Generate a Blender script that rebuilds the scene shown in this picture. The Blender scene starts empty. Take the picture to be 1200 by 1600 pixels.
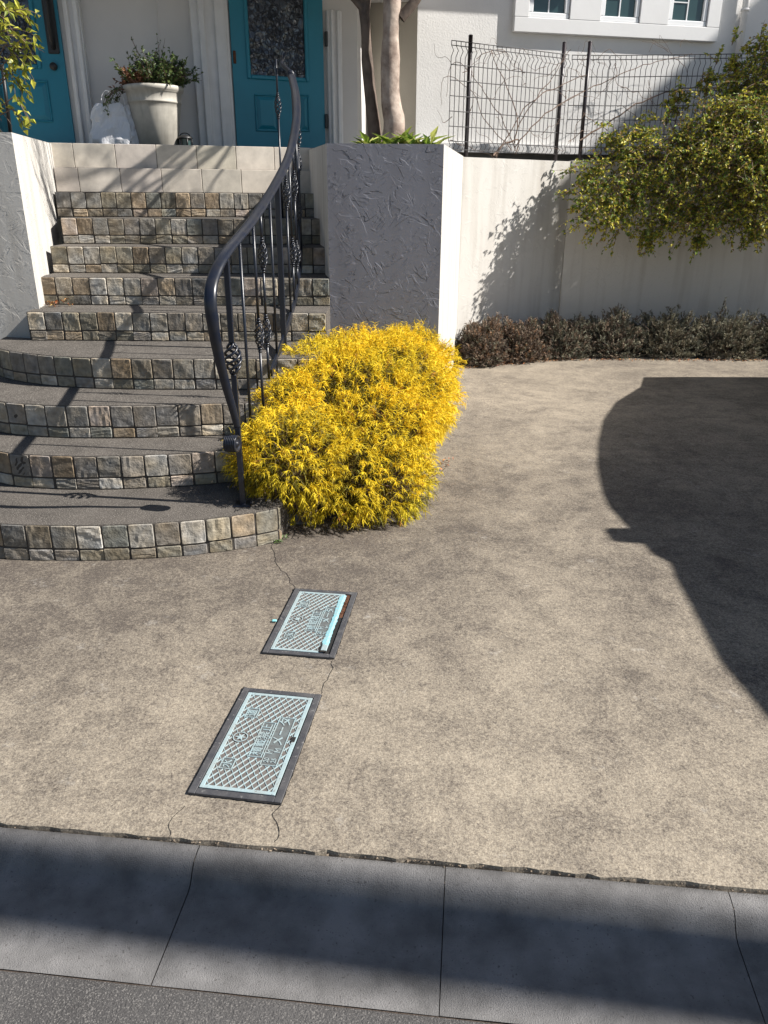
import bpy, bmesh, math, random
from mathutils import Vector, Matrix, noise
R = math.radians
S = bpy.context.scene
COL = S.collection
random.seed(7)
# ---------------------------------------------------------------- camera
FPX = 1200.0; PITCH = R(22); ROLL = R(0.25); CH = 1.5
cd = bpy.data.cameras.new('camera'); cam = bpy.data.objects.new('camera', cd); COL.objects.link(cam)
cd.sensor_fit = 'VERTICAL'; cd.sensor_height = 36; cd.sensor_width = 27; cd.lens = 36*FPX/1600
cd.clip_start = 0.05; cd.clip_end = 2000
FW = Vector((0, math.cos(PITCH), -math.sin(PITCH))); UP0 = Vector((0, math.sin(PITCH), math.cos(PITCH)))
RT = Vector((1,0,0))*math.cos(ROLL) + UP0*math.sin(ROLL); UP = UP0*math.cos(ROLL) - Vector((1,0,0))*math.sin(ROLL)
m = Matrix((RT, UP, -FW)).transposed().to_4x4(); m.translation = Vector((0,0,CH)); cam.matrix_world = m
S.camera = cam
S.render.resolution_x = 768; S.render.resolution_y = 1024
# ---------------------------------------------------------------- light
SUN_EL = 40.0; SUN_OFF = 7.6            # sun from the right, a little towards the road
sd = Vector((math.cos(R(SUN_OFF))*math.cos(R(SUN_EL)), -math.sin(R(SUN_OFF))*math.cos(R(SUN_EL)), math.sin(R(SUN_EL))))
sl = bpy.data.lights.new('sun', 'SUN'); sl.energy = 5.0; sl.angle = R(0.53); sl.color = (1, .955, .89)
so = bpy.data.objects.new('sun', sl); COL.objects.link(so); so.rotation_euler = sd.to_track_quat('Z', 'Y').to_euler()
so.location = (20, -3, 18)
w = bpy.data.worlds.new('World'); S.world = w; w.use_nodes = True
nt = w.node_tree; nt.nodes.clear()
sk = nt.nodes.new('ShaderNodeTexSky'); sk.sky_type = 'NISHITA'; sk.sun_disc = False
sk.sun_elevation = R(SUN_EL); sk.sun_rotation = R(90+SUN_OFF); sk.air_density = 1.0; sk.dust_density = .6
bg = nt.nodes.new('ShaderNodeBackground'); bg.inputs['Strength'].default_value = .05
wo = nt.nodes.new('ShaderNodeOutputWorld')
nt.links.new(sk.outputs[0], bg.inputs[0]); nt.links.new(bg.outputs[0], wo.inputs[0])
S.view_settings.view_transform = 'Standard'; S.view_settings.look = 'None'
S.view_settings.exposure = 0.88; S.view_settings.gamma = 1
S.render.engine = 'CYCLES'

# ---------------------------------------------------------------- survey helpers: photo point -> real place
CP = Vector((0,0,CH))
def ray(x, y): return FW + RT*((x-600)/FPX) - UP*((y-800)/FPX)
def at_z(x, y, z=0.0):
    d = ray(x, y); return CP + d*((z-CH)/d.z)
def at_Y(x, y, Y):
    d = ray(x, y); return CP + d*(Y/d.y)
def on_wall(x, y, A, B):
    A = Vector((A[0], A[1])); B = Vector((B[0], B[1])); n = Vector((B.y-A.y, -(B.x-A.x)))
    d = ray(x, y); t = n.dot(A)/(n.x*d.x + n.y*d.y); return CP + d*t

# ---------------------------------------------------------------- naming
def tag(o, label=None, cat=None, group=None, kind=None):
    if label: o['label'] = label
    if cat: o['category'] = cat
    if group: o['group'] = group
    if kind: o['kind'] = kind
    return o
def empty(name, loc, label, cat, group=None, rz=0):
    o = bpy.data.objects.new(name, None); COL.objects.link(o); o.location = loc; o.rotation_euler.z = rz
    o.empty_display_size = .1
    bpy.context.view_layer.update()
    return tag(o, label, cat, group)
def link(name, me, parent=None):
    o = bpy.data.objects.new(name, me); COL.objects.link(o)
    if parent:
        o.parent = parent
        o.matrix_parent_inverse = wm(parent).inverted()
    return o
def wm(o):
    M = Matrix.LocRotScale(o.location, o.rotation_euler, o.scale)
    if o.parent: M = wm(o.parent) @ o.matrix_parent_inverse @ M
    return M
# ---------------------------------------------------------------- mesh builder (world coordinates)
class MB:
    def __init__(s): s.v=[]; s.f=[]; s.c=[]; s.mi=[]; s.sm=[]; s.cc=(1,1,1); s.m=0; s.smooth=False
    def add(s, vs, fs, col=None, mi=None, smooth=None):
        b=len(s.v); s.v += [tuple(v) for v in vs]
        s.c += [col or s.cc]*len(vs)
        for f in fs:
            s.f.append([b+i for i in f]); s.mi.append(s.m if mi is None else mi); s.sm.append(s.smooth if smooth is None else smooth)
    def box(s, x0,x1,y0,y1,z0,z1, M=None, **k):
        vs=[Vector((x,y,z)) for z in (z0,z1) for x,y in ((x0,y0),(x1,y0),(x1,y1),(x0,y1))]
        if M is not None: vs=[M@v for v in vs]
        s.add(vs, [(3,2,1,0),(4,5,6,7),(0,1,5,4),(1,2,6,5),(2,3,7,6),(3,0,4,7)], **k)
    def cbox(s, x0,x1,y0,y1,z0,z1, b=.004, M=None, **k):      # box with chamfered edges
        vs=[];
        for z,i in ((z0,b),(z0+b,0),(z1-b,0),(z1,b)):
            for x,y in ((x0+b,y0),(x1-b,y0),(x1,y0+b),(x1,y1-b),(x1-b,y1),(x0+b,y1),(x0,y1-b),(x0,y0+b)):
                cx=(x0+x1)/2; cy=(y0+y1)/2
                xx = x if i==0 else x+math.copysign(min(i,abs(x-cx)),cx-x); yy = y if i==0 else y+math.copysign(min(i,abs(y-cy)),cy-y)
                vs.append(Vector((xx,yy,z)))
        if M is not None: vs=[M@v for v in vs]
        fs=[tuple(range(7,-1,-1)), tuple(range(24,32))]
        for l in range(3):
            for j in range(8): fs.append((l*8+j, l*8+(j+1)%8, (l+1)*8+(j+1)%8, (l+1)*8+j))
        s.add(vs, fs, **k)
    def prism(s, poly, z0, z1, top=None, **k):               # poly ccw list of (x,y) ; z1 may be list
        n=len(poly); zt = z1 if isinstance(z1,(list,tuple)) else [z1]*n
        vs=[(x,y,z0) for x,y in poly]+[(x,y,zt[i]) for i,(x,y) in enumerate(poly)]
        fs=[tuple(range(n-1,-1,-1)), tuple(range(n,2*n))]+[(i,(i+1)%n,n+(i+1)%n,n+i) for i in range(n)]
        s.add(vs, fs, **k)
    def tube(s, pts, r, n=8, cap=True, **k):
        pts=[Vector(p) for p in pts]; rs = r if isinstance(r,(list,tuple)) else [r]*len(pts)
        prof=[(math.cos(2*math.pi*j/n), math.sin(2*math.pi*j/n)) for j in range(n)]
        s.sweep(pts, prof, rs, cap, **dict(dict(smooth=True), **k))
    def sweep(s, pts, prof, rs=None, cap=True, ref=None, **k):
        pts=[Vector(p) for p in pts]; n=len(prof); rs = rs or [1]*len(pts)
        T=[]
        for i in range(len(pts)):
            a=pts[max(0,i-1)]; b=pts[min(len(pts)-1,i+1)]; t=(b-a)
            T.append(t.normalized() if t.length>1e-9 else Vector((0,0,1)))
        u = ref.copy() if ref else (Vector((0,0,1)) if abs(T[0].z)<.9 else Vector((1,0,0)))
        vs=[]
        for i,p in enumerate(pts):
            u = (u - T[i]*u.dot(T[i])).normalized(); q = T[i].cross(u)
            for a,b in prof: vs.append(p + (q*a + u*b)*rs[i])
        fs=[]
        for i in range(len(pts)-1):
            for j in range(n): fs.append((i*n+j, (i+1)*n+j, (i+1)*n+(j+1)%n, i*n+(j+1)%n))
        if cap: fs.append(tuple(range(n))); fs.append(tuple(range(len(pts)*n-1,(len(pts)-1)*n-1,-1)))
        s.add(vs, fs, **k)
    def lathe(s, prof, c, n=32, M=None, **k):
        vs=[]
        for r,z in prof:
            for j in range(n):
                a=2*math.pi*j/n; vs.append(Vector((c[0]+r*math.cos(a), c[1]+r*math.sin(a), c[2]+z)))
        if M is not None: vs=[M@v for v in vs]
        fs=[]
        for i in range(len(prof)-1):
            for j in range(n): fs.append((i*n+j, i*n+(j+1)%n, (i+1)*n+(j+1)%n, (i+1)*n+j))
        s.add(vs, fs, **dict(dict(smooth=True), **k))
    def build(s, name, mats, parent=None, fix=True):
        me = bpy.data.meshes.new(name); me.from_pydata(s.v, [], s.f)
        if not isinstance(mats,(list,tuple)): mats=[mats]
        for x in mats: me.materials.append(x)
        me.polygons.foreach_set('material_index', s.mi); me.polygons.foreach_set('use_smooth', s.sm)
        ca = me.color_attributes.new('tone', 'FLOAT_COLOR', 'POINT')
        flat=[]
        for c in s.c: flat += [c[0],c[1],c[2],1.0]
        ca.data.foreach_set('color', flat)
        me.update()
        if fix and len(s.f)<60000:
            b=bmesh.new(); b.from_mesh(me); bmesh.ops.recalc_face_normals(b, faces=b.faces); b.to_mesh(me); b.free()
        return link(name, me, parent)

def catmull(P, n=12, closed=False):
    P=[Vector(p) for p in P]; out=[]
    Q=[P[0]*2-P[1]]+P+[P[-1]*2-P[-2]]
    for i in range(1,len(Q)-2):
        a,b,c,d=Q[i-1],Q[i],Q[i+1],Q[i+2]
        for j in range(n):
            t=j/n; out.append(.5*((2*b)+(c-a)*t+(2*a-5*b+4*c-d)*t*t+(3*b-a-3*c+d)*t**3))
    out.append(P[-1]); return out
def resample(P, step=None, n=None):
    L=[0]
    for i in range(1,len(P)): L.append(L[-1]+(P[i]-P[i-1]).length)
    if n is None: n=max(2,int(round(L[-1]/step)))
    out=[]; j=0
    for k in range(n+1):
        d=L[-1]*k/n
        while j<len(P)-2 and L[j+1]<d: j+=1
        t=(d-L[j])/max(1e-9,L[j+1]-L[j]); out.append(P[j].lerp(P[j+1], min(1,t)))
    return out

# ---------------------------------------------------------------- materials
def mat(name, base, rough=.8, metal=0, tone=False, noise_amt=0, nscale=5, dark=None, bump=0, bscale=60, bump2=0, b2scale=6, spec=.5, transl=0, speck=None, speck_scale=200, speck_thr=.6, det=6, streak=0, vary=0):
    M = bpy.data.materials.new(name); M.use_nodes=True; t=M.node_tree; N=t.nodes; L=t.links
    P=N['Principled BSDF']; P.inputs['Roughness'].default_value=rough; P.inputs['Metallic'].default_value=metal
    P.inputs['Specular IOR Level'].default_value=spec
    tc=N.new('ShaderNodeTexCoord')
    rgb=N.new('ShaderNodeRGB'); rgb.outputs[0].default_value=(*base,1); cur=rgb.outputs[0]
    if tone:
        a=N.new('ShaderNodeAttribute'); a.attribute_name='tone'
        mx=N.new('ShaderNodeMix'); mx.data_type='RGBA'; mx.blend_type='MULTIPLY'; mx.inputs[0].default_value=1
        L.new(cur,mx.inputs[6]); L.new(a.outputs['Color'],mx.inputs[7]); cur=mx.outputs[2]
    def nz(scale, detail=det, rough_=.6, coord=None):
        n=N.new('ShaderNodeTexNoise'); n.inputs['Scale'].default_value=scale; n.inputs['Detail'].default_value=detail; n.inputs['Roughness'].default_value=rough_
        L.new(coord or tc.outputs['Object'], n.inputs['Vector']); return n.outputs['Fac']
    def ramp(f, a, b):
        r=N.new('ShaderNodeMapRange'); r.inputs[1].default_value=a; r.inputs[2].default_value=b; L.new(f, r.inputs[0]); return r.outputs[0]
    def mixc(f, c1, col, mode='MIX'):
        mx=N.new('ShaderNodeMix'); mx.data_type='RGBA'; mx.blend_type=mode; L.new(f,mx.inputs[0]); L.new(c1,mx.inputs[6])
        if isinstance(col, tuple): mx.inputs[7].default_value=(*col,1)
        else: L.new(col,mx.inputs[7])
        return mx.outputs[2]
    if noise_amt:
        d = dark or tuple(c*(1-noise_amt) for c in base)
        cur=mixc(ramp(nz(nscale),.35,.68), cur, d if not tone else tuple([1-noise_amt]*3), 'MIX' if not tone else 'MULTIPLY')
    if streak:
        mp=N.new('ShaderNodeMapping'); mp.inputs['Scale'].default_value=(14,14,.9); L.new(tc.outputs['Object'],mp.inputs[0])
        cur=mixc(ramp(nz(1.0,4,.6,mp.outputs[0]),.5,.75), cur, tuple([1-streak]*3), 'MULTIPLY')
    if speck:
        cur=mixc(ramp(nz(speck_scale,2,.5),speck_thr,speck_thr+.08), cur, speck)
    L.new(cur, P.inputs['Base Color'])
    if bump or bump2:
        b=N.new('ShaderNodeBump'); b.inputs['Strength'].default_value=1; b.inputs['Distance'].default_value=bump; L.new(nz(bscale,4), b.inputs['Height'])
        if bump2:
            b2=N.new('ShaderNodeBump'); b2.inputs['Distance'].default_value=bump2; L.new(nz(b2scale,5), b2.inputs['Height']); L.new(b2.outputs[0], b.inputs['Normal'])
        L.new(b.outputs[0], P.inputs['Normal'])
    if transl:
        tr=N.new('ShaderNodeBsdfTranslucent'); ms=N.new('ShaderNodeMixShader'); ms.inputs[0].default_value=transl
        L.new(cur,tr.inputs[0]); out=N['Material Output']; L.new(P.outputs[0],ms.inputs[1]); L.new(tr.outputs[0],ms.inputs[2]); L.new(ms.outputs[0],out.inputs[0])
    return M

def concrete_drive():
    M=bpy.data.materials.new('driveway_concrete'); M.use_nodes=True; t=M.node_tree; N=t.nodes; L=t.links
    P=N['Principled BSDF']; P.inputs['Roughness'].default_value=.9; P.inputs['Specular IOR Level'].default_value=.25
    g=N.new('ShaderNodeNewGeometry')
    def nz(s,d=5,r=.6,mp=None):
        n=N.new('ShaderNodeTexNoise'); n.inputs['Scale'].default_value=s; n.inputs['Detail'].default_value=d; n.inputs['Roughness'].default_value=r
        L.new(mp or g.outputs['Position'],n.inputs['Vector']); return n.outputs['Fac']
    def rng(f,a,b,c=0,d=1):
        r=N.new('ShaderNodeMapRange'); r.inputs[1].default_value=a; r.inputs[2].default_value=b; r.inputs[3].default_value=c; r.inputs[4].default_value=d; L.new(f,r.inputs[0]); return r.outputs[0]
    def mix(f,a,b,mode='MIX'):
        m=N.new('ShaderNodeMix'); m.data_type='RGBA'; m.blend_type=mode
        if isinstance(f,float): m.inputs[0].default_value=f
        else: L.new(f,m.inputs[0])
        for i,c in ((6,a),(7,b)):
            if isinstance(c,tuple): m.inputs[i].default_value=(*c,1)
            else: L.new(c,m.inputs[i])
        return m.outputs[2]
    def math_(op,a,b):
        m=N.new('ShaderNodeMath'); m.operation=op
        for i,c in ((0,a),(1,b)):
            if isinstance(c,(int,float)): m.inputs[i].default_value=c
            else: L.new(c,m.inputs[i])
        m.use_clamp=False; return m.outputs[0]
    sep=N.new('ShaderNodeSeparateXYZ'); L.new(g.outputs['Position'],sep.inputs[0])
    # grime that deepens away from the kerb (old weathered slab), in broken blotches
    yfac=rng(sep.outputs[1],1.7,3.6,0,1); yback=rng(sep.outputs[1],3.9,6.0,1,.45); yfac=math_('MULTIPLY',yfac,yback)
    xfac=rng(sep.outputs[0],.9,-.6,.35,1); yfac=math_('MULTIPLY',yfac,xfac)
    wp=N.new('ShaderNodeVectorMath'); wn=N.new('ShaderNodeTexNoise'); wn.inputs['Scale'].default_value=2.2; wn.inputs['Detail'].default_value=4; L.new(g.outputs['Position'],wn.inputs['Vector'])
    L.new(g.outputs['Position'],wp.inputs[0]); wsc=N.new('ShaderNodeVectorMath'); wsc.operation='SCALE'; wsc.inputs['Scale'].default_value=.28; L.new(wn.outputs['Color'],wsc.inputs[0]); L.new(wsc.outputs[0],wp.inputs[1]); W=wp.outputs[0]
    blot=rng(nz(1.0,7,.66,W),.40,.62)
    blot2=rng(nz(3.4,7,.75,W),.40,.62)
    scuf=rng(nz(9,6,.8,W),.47,.60)
    grime=math_('ADD', math_('MULTIPLY',yfac,.58), math_('ADD',math_('MULTIPLY',blot,.26),math_('ADD',math_('MULTIPLY',blot2,.28),math_('MULTIPLY',scuf,.20))))
    grime=rng(grime,-.22,.88)
    fn=math_('ADD',math_('MULTIPLY',nz(190,3,.8),.6),math_('MULTIPLY',nz(70,4,.8),.4))
    g2=math_('ADD',grime,math_('MULTIPLY',math_('SUBTRACT',fn,.5),3.4)); g2=rng(g2,.0,1.0)
    c=mix(g2,(.42,.365,.285),(.10,.085,.073))
    c=mix(math_('MULTIPLY',rng(nz(230,2,.7),.45,.58),.45),c,(.55,.51,.48),'MULTIPLY')
    vo=N.new('ShaderNodeTexVoronoi'); vo.inputs['Scale'].default_value=170; L.new(g.outputs['Position'],vo.inputs['Vector'])
    c=mix(rng(vo.outputs['Distance'],.16,.05,0,.7),c,(.56,.52,.45))
    # whitish lime bloom and a few dark drips
    c=mix(math_('MULTIPLY',rng(nz(6,7,.8),.60,.70),.35),c,(.55,.52,.47))
    c=mix(rng(nz(14,3,.5),.74,.77,0,.6),c,(.07,.06,.055))
    L.new(c,P.inputs['Base Color'])
    b=N.new('ShaderNodeBump'); b.inputs['Distance'].default_value=.0022; L.new(nz(140,4,.7),b.inputs['Height'])
    b2=N.new('ShaderNodeBump'); b2.inputs['Distance'].default_value=.012; L.new(nz(5,5,.6),b2.inputs['Height']); L.new(b2.outputs[0],b.inputs['Normal'])
    L.new(b.outputs[0],P.inputs['Normal'])
    return M
def stucco(name, col, dirt=.2, strokes=.004, sc_=8):
    """trowelled render: random short ridges from warped, stretched noise"""
    M=bpy.data.materials.new(name); M.use_nodes=True; t=M.node_tree; N=t.nodes; L=t.links
    P=N['Principled BSDF']; P.inputs['Roughness'].default_value=.75; P.inputs['Specular IOR Level'].default_value=.3
    tc=N.new('ShaderNodeTexCoord')
    acc=None
    for k,(ry,sc1,sc2) in enumerate(((.5,9,2.6),(-.9,11,2.4),(1.35,8,2.8),(2.3,12,3.0))):
        mp0=N.new('ShaderNodeMapping'); mp0.inputs['Rotation'].default_value=(0,ry,0); mp0.inputs['Location'].default_value=(k*3.1,k*1.7,k*5.3); L.new(tc.outputs['Object'],mp0.inputs[0])
        mp1=N.new('ShaderNodeMapping'); mp1.inputs['Scale'].default_value=(sc1,sc2*1.5,sc2); L.new(mp0.outputs[0],mp1.inputs[0])
        n1=N.new('ShaderNodeTexNoise'); n1.inputs['Scale'].default_value=sc_/6; n1.inputs['Detail'].default_value=2.5; n1.inputs['Distortion'].default_value=.6; L.new(mp1.outputs[0],n1.inputs['Vector'])
        ab=N.new('ShaderNodeMath'); ab.operation='SUBTRACT'; ab.inputs[1].default_value=.5; L.new(n1.outputs['Fac'],ab.inputs[0])
        # sharp ridge on one side, soft on the other, like a trowel drag
        rr=N.new('ShaderNodeMapRange'); rr.inputs[1].default_value=0; rr.inputs[2].default_value=.05; rr.inputs[3].default_value=1; rr.inputs[4].default_value=0; L.new(ab.outputs[0],rr.inputs[0])
        st_=N.new('ShaderNodeMath'); st_.operation='GREATER_THAN'; st_.inputs[1].default_value=-.006; L.new(ab.outputs[0],st_.inputs[0])
        m1=N.new('ShaderNodeMath'); m1.operation='MULTIPLY'; L.new(rr.outputs[0],m1.inputs[0]); L.new(st_.outputs[0],m1.inputs[1])
        msk=N.new('ShaderNodeTexNoise'); msk.inputs['Scale'].default_value=7+k*2; L.new(mp0.outputs[0],msk.inputs['Vector'])
        mr=N.new('ShaderNodeMapRange'); mr.inputs[1].default_value=.48; mr.inputs[2].default_value=.66; L.new(msk.outputs['Fac'],mr.inputs[0])
        mu=N.new('ShaderNodeMath'); mu.operation='MULTIPLY'; L.new(m1.outputs[0],mu.inputs[0]); L.new(mr.outputs[0],mu.inputs[1])
        if acc is None: acc=mu
        else:
            mxx=N.new('ShaderNodeMath'); mxx.operation='MAXIMUM'; L.new(acc.outputs[0],mxx.inputs[0]); L.new(mu.outputs[0],mxx.inputs[1]); acc=mxx
    mu=acc
    b=N.new('ShaderNodeBump'); b.inputs['Distance'].default_value=strokes; L.new(mu.outputs[0],b.inputs['Height'])
    f=N.new('ShaderNodeTexNoise'); f.inputs['Scale'].default_value=90; f.inputs['Detail'].default_value=3; L.new(tc.outputs['Object'],f.inputs['Vector'])
    b2=N.new('ShaderNodeBump'); b2.inputs['Distance'].default_value=.0004; L.new(f.outputs['Fac'],b2.inputs['Height']); L.new(b.outputs[0],b2.inputs['Normal']); L.new(b2.outputs[0],P.inputs['Normal'])
    mp=N.new('ShaderNodeMapping'); mp.inputs['Scale'].default_value=(9,9,.8); L.new(tc.outputs['Object'],mp.inputs[0])
    st=N.new('ShaderNodeTexNoise'); st.inputs['Scale'].default_value=1; st.inputs['Detail'].default_value=6; L.new(mp.outputs[0],st.inputs['Vector'])
    r2=N.new('ShaderNodeMapRange'); r2.inputs[1].default_value=.45; r2.inputs[2].default_value=.75; r2.inputs[4].default_value=dirt; L.new(st.outputs['Fac'],r2.inputs[0])
    mx=N.new('ShaderNodeMix'); mx.data_type='RGBA'; mx.blend_type='MULTIPLY'; mx.inputs[6].default_value=(*col,1); mx.inputs[7].default_value=(.45,.4,.34,1); L.new(r2.outputs[0],mx.inputs[0])
    L.new(mx.outputs[2],P.inputs['Base Color'])
    return M
MT={}
MT['drive']=concrete_drive()
MT['asphalt']=mat('road_asphalt',(.098,.094,.092),.9,noise_amt=.3,nscale=3,bump=.005,bscale=220,speck=(.19,.18,.17),speck_scale=290,speck_thr=.56,spec=.3)
MT['kerb']=mat('kerb_concrete',(.222,.215,.211),.85,noise_amt=.5,nscale=8,bump=.003,bscale=330,speck=(.11,.105,.10),speck_scale=150,speck_thr=.64,spec=.3)
MT['ground']=mat('ground_earth',(.2,.18,.15),.95,noise_amt=.3,nscale=2)
MT['tread']=mat('tread_render',(.105,.093,.082),.85,noise_amt=.35,nscale=7,bump=.003,bscale=150,speck=(.25,.23,.20),speck_scale=190,speck_thr=.57,spec=.3)
MT['mortar']=mat('mortar_dark',(.06,.052,.045),.95,bump=.001,bscale=200)
MT['stone']=mat('cleft_stone',(1,1,1),.75,tone=True,noise_amt=.38,nscale=34,bump=.002,bscale=110,bump2=.007,b2scale=26,spec=.35)
MT['tile']=mat('porch_tile',(.60,.55,.48),.6,tone=True,noise_amt=.22,nscale=12,bump=.0008,bscale=150)
MT['grout']=mat('tile_grout',(.2,.17,.15),.9)
MT['stucco_dark']=stucco('planter_front_render',(.185,.19,.222),.22,.0017,12)  # planter front face only: darker and bluer than its other sides
MT['stucco']=stucco('garden_wall_render',(.55,.53,.495),.40,.0013,12)
MT['stucco_white']=mat('white_render',(.72,.71,.695),.85,bump=.003,bscale=60,noise_amt=.06,nscale=3)
MT['porch_wall']=mat('porch_wall_paint',(.60,.58,.56),.8,noise_amt=.06,nscale=3,bump=.0006,bscale=60)
MT['trim']=mat('white_trim',(.72,.71,.70),.5,noise_amt=.1,nscale=8,streak=.12)
MT['surround']=mat('window_surround_paint',(.70,.70,.70),.6,noise_amt=.05,nscale=4,bump=.0006,bscale=40)
MT['dado']=mat('base_shade_roof_grey',(.22,.21,.2),.9,noise_amt=.3,nscale=6)  # dark grey holds the base wall's shade below the ledge; roofs share it
MT['teal']=mat('teal_door_paint',(.012,.20,.29),.4,noise_amt=.12,nscale=3,bump=.0003,bscale=120)
MT['iron']=mat('black_iron',(.008,.011,.02),.35,metal=.0,spec=.6,bump=.0004,bscale=90)
MT['iron_worn']=mat('worn_iron_rail',(.008,.012,.024),.30,noise_amt=.35,nscale=18,spec=.35,dark=(.022,.023,.028))
MT['black']=mat('black_plastic',(.02,.02,.02),.45)
MT['fencepost']=mat('fence_post_paint',(.018,.012,.016),.4)
MT['wire']=mat('fence_wire',(.03,.028,.03),.5)
MT['pot']=mat('beige_pot',(.50,.47,.41),.6,noise_amt=.3,nscale=7,streak=.3)
MT['soil']=mat('soil',(.06,.045,.035),.95,bump=.01,bscale=30)
MT['bag']=mat('white_plastic_bag',(.8,.8,.82),.35,transl=.15,bump=.012,bscale=14)
MT['bark']=mat('smooth_bark',(.50,.41,.34),.8,noise_amt=.7,nscale=9,dark=(.16,.11,.085),bump=.004,bscale=30)
MT['bark_dark']=mat('dark_bark',(.16,.12,.095),.85,noise_amt=.5,nscale=12,bump=.004,bscale=30)
MT['twig']=mat('dry_twig',(.17,.115,.085),.85)
MT['yellow']=mat('golden_thread_foliage',(1,1,1),.6,tone=True,transl=.28,spec=.2)
MT['leaf']=mat('leaf_green',(1,1,1),.45,tone=True,transl=.3,spec=.4)
MT['juniper']=mat('juniper_foliage',(1,1,1),.75,tone=True,transl=.12,spec=.2)
MT['lid']=mat('pale_blue_cast_lid',(.32,.425,.45),.6,noise_amt=.4,nscale=22,dark=(.30,.35,.35),speck=(.17,.15,.13),speck_scale=110,speck_thr=.63,bump=.0006,bscale=200)
MT['plate']=mat('word_plate_worn_paint',(.13,.15,.152),.75,noise_amt=.4,nscale=50,dark=(.09,.09,.088))
MT['lid_deep']=mat('lid_recess_dirt',(.14,.12,.11),.9,noise_amt=.3,nscale=60,bump=.001,bscale=200)
MT['frame']=mat('dark_grey_resin_frame',(.042,.043,.05),.75,noise_amt=.5,nscale=22,dark=(.085,.083,.085),speck=(.15,.147,.145),speck_scale=70,speck_thr=.63,bump=.001,bscale=120)
MT['cyan']=mat('bright_blue_old_paint',(.20,.52,.60),.6,noise_amt=.5,nscale=90,dark=(.34,.42,.42))
MT['rust']=mat('rust_debris',(.15,.062,.03),.95,noise_amt=.7,nscale=90,bump=.002,bscale=150)
MT['hole']=mat('dark_gap',(.012,.011,.011),.95)
MT['deadleaf']=mat('dead_leaf',(.35,.17,.07),.8,tone=True)
MT['vinyl']=mat('white_window_frame',(.78,.79,.80),.35)
MT['pole']=mat('pole_concrete',(.4,.39,.37),.85,bump=.001,bscale=80)
MT['van']=mat('silver_car_paint',(.55,.56,.58),.25,metal=.3)
MT['tyre']=mat('tyre_rubber',(.02,.02,.02),.8)
MT['bluechip']=mat('blue_fragment',(.25,.6,.62),.6)
def glassmat():
    M=bpy.data.materials.new('window_glass'); M.use_nodes=True; P=M.node_tree.nodes['Principled BSDF']
    P.inputs['Base Color'].default_value=(.03,.06,.06,1); P.inputs['Roughness'].default_value=.05; P.inputs['Specular IOR Level'].default_value=.8
    return M
def leadglass():
    M=bpy.data.materials.new('textured_door_glass'); M.use_nodes=True; t=M.node_tree; N=t.nodes; L=t.links; P=N['Principled BSDF']
    P.inputs['Roughness'].default_value=.12; P.inputs['Specular IOR Level'].default_value=.8
    tc=N.new('ShaderNodeTexCoord'); v=N.new('ShaderNodeTexVoronoi'); v.inputs['Scale'].default_value=18; v.feature='SMOOTH_F1'; L.new(tc.outputs['Object'],v.inputs['Vector'])
    n=N.new('ShaderNodeTexNoise'); n.inputs['Scale'].default_value=9; L.new(tc.outputs['Object'],n.inputs['Vector'])
    mx=N.new('ShaderNodeMix'); mx.data_type='RGBA'; mx.inputs[6].default_value=(.075,.10,.14,1); mx.inputs[7].default_value=(.03,.03,.032,1); L.new(n.outputs['Fac'],mx.inputs[0]); L.new(mx.outputs[2],P.inputs['Base Color'])
    b=N.new('ShaderNodeBump'); b.inputs['Distance'].default_value=.02; L.new(v.outputs['Distance'],b.inputs['Height']); L.new(b.outputs[0],P.inputs['Normal'])
    return M
MT['glass']=glassmat(); MT['lead']=leadglass()

# ================================================================ SETTING
g=MB(); g.add([(-300,-300,-.16),(300,-300,-.16),(300,300,-.16),(-300,300,-.16)],[(0,1,2,3)])
tag(g.build('ground',MT['ground']),kind='structure')
# kerb line
K0=Vector((-.99,1.535)); K1=Vector((.905,1.335)); KD=(K1-K0).normalized(); KN=Vector((KD.y,-KD.x))   # KN towards the road
if KN.y>0: KN=-KN
def kp(s,d,z): p=K0+KD*s+KN*d; return (p.x,p.y,z)
# driveway slab, front edge chipped
dm=MB(); NE=900; s0,s1=-12.,14.
top=[]; 
vs=[]; fs=[]
for i in range(NE+1):
    s=s0+(s1-s0)*i/NE
    c=.006*noise.noise(Vector((s*14,0,0)))+.009*noise.noise(Vector((s*45,3,0)))
    ch=max(0,noise.noise(Vector((s*3.1,9,1)))-.2)*.05*abs(noise.noise(Vector((s*30,5,2))))*3
    d=-.006+c-ch*.9; e=-.006-ch+c
    a=kp(s,d,-.06); b=kp(s,d-.001,-.012); 
    t=kp(s,e-.002+.004*noise.noise(Vector((s*75,1,7))),.003)
    k=kp(s,-.30,.003); far=(t[0]*1.0, 30, .006)
    vs+= [a,b,t,k]
for i in range(NE):
    o=i*4
    for j in range(3): fs.append((o+j,o+4+j,o+5+j,o+1+j))
dm.add(vs,fs)
p0=kp(s0,-.30,.003); p1=kp(s1,-.30,.003)
q=len(dm.v)
dm.add([p0]+[kp(s0+(s1-s0)*i/NE,-.30,.003) for i in range(1,NE)]+[p1,(p1[0],14,.003),(p0[0],14,.003)],[tuple(range(NE+3))])
drive=tag(dm.build('driveway',MT['drive']),kind='structure')
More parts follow.
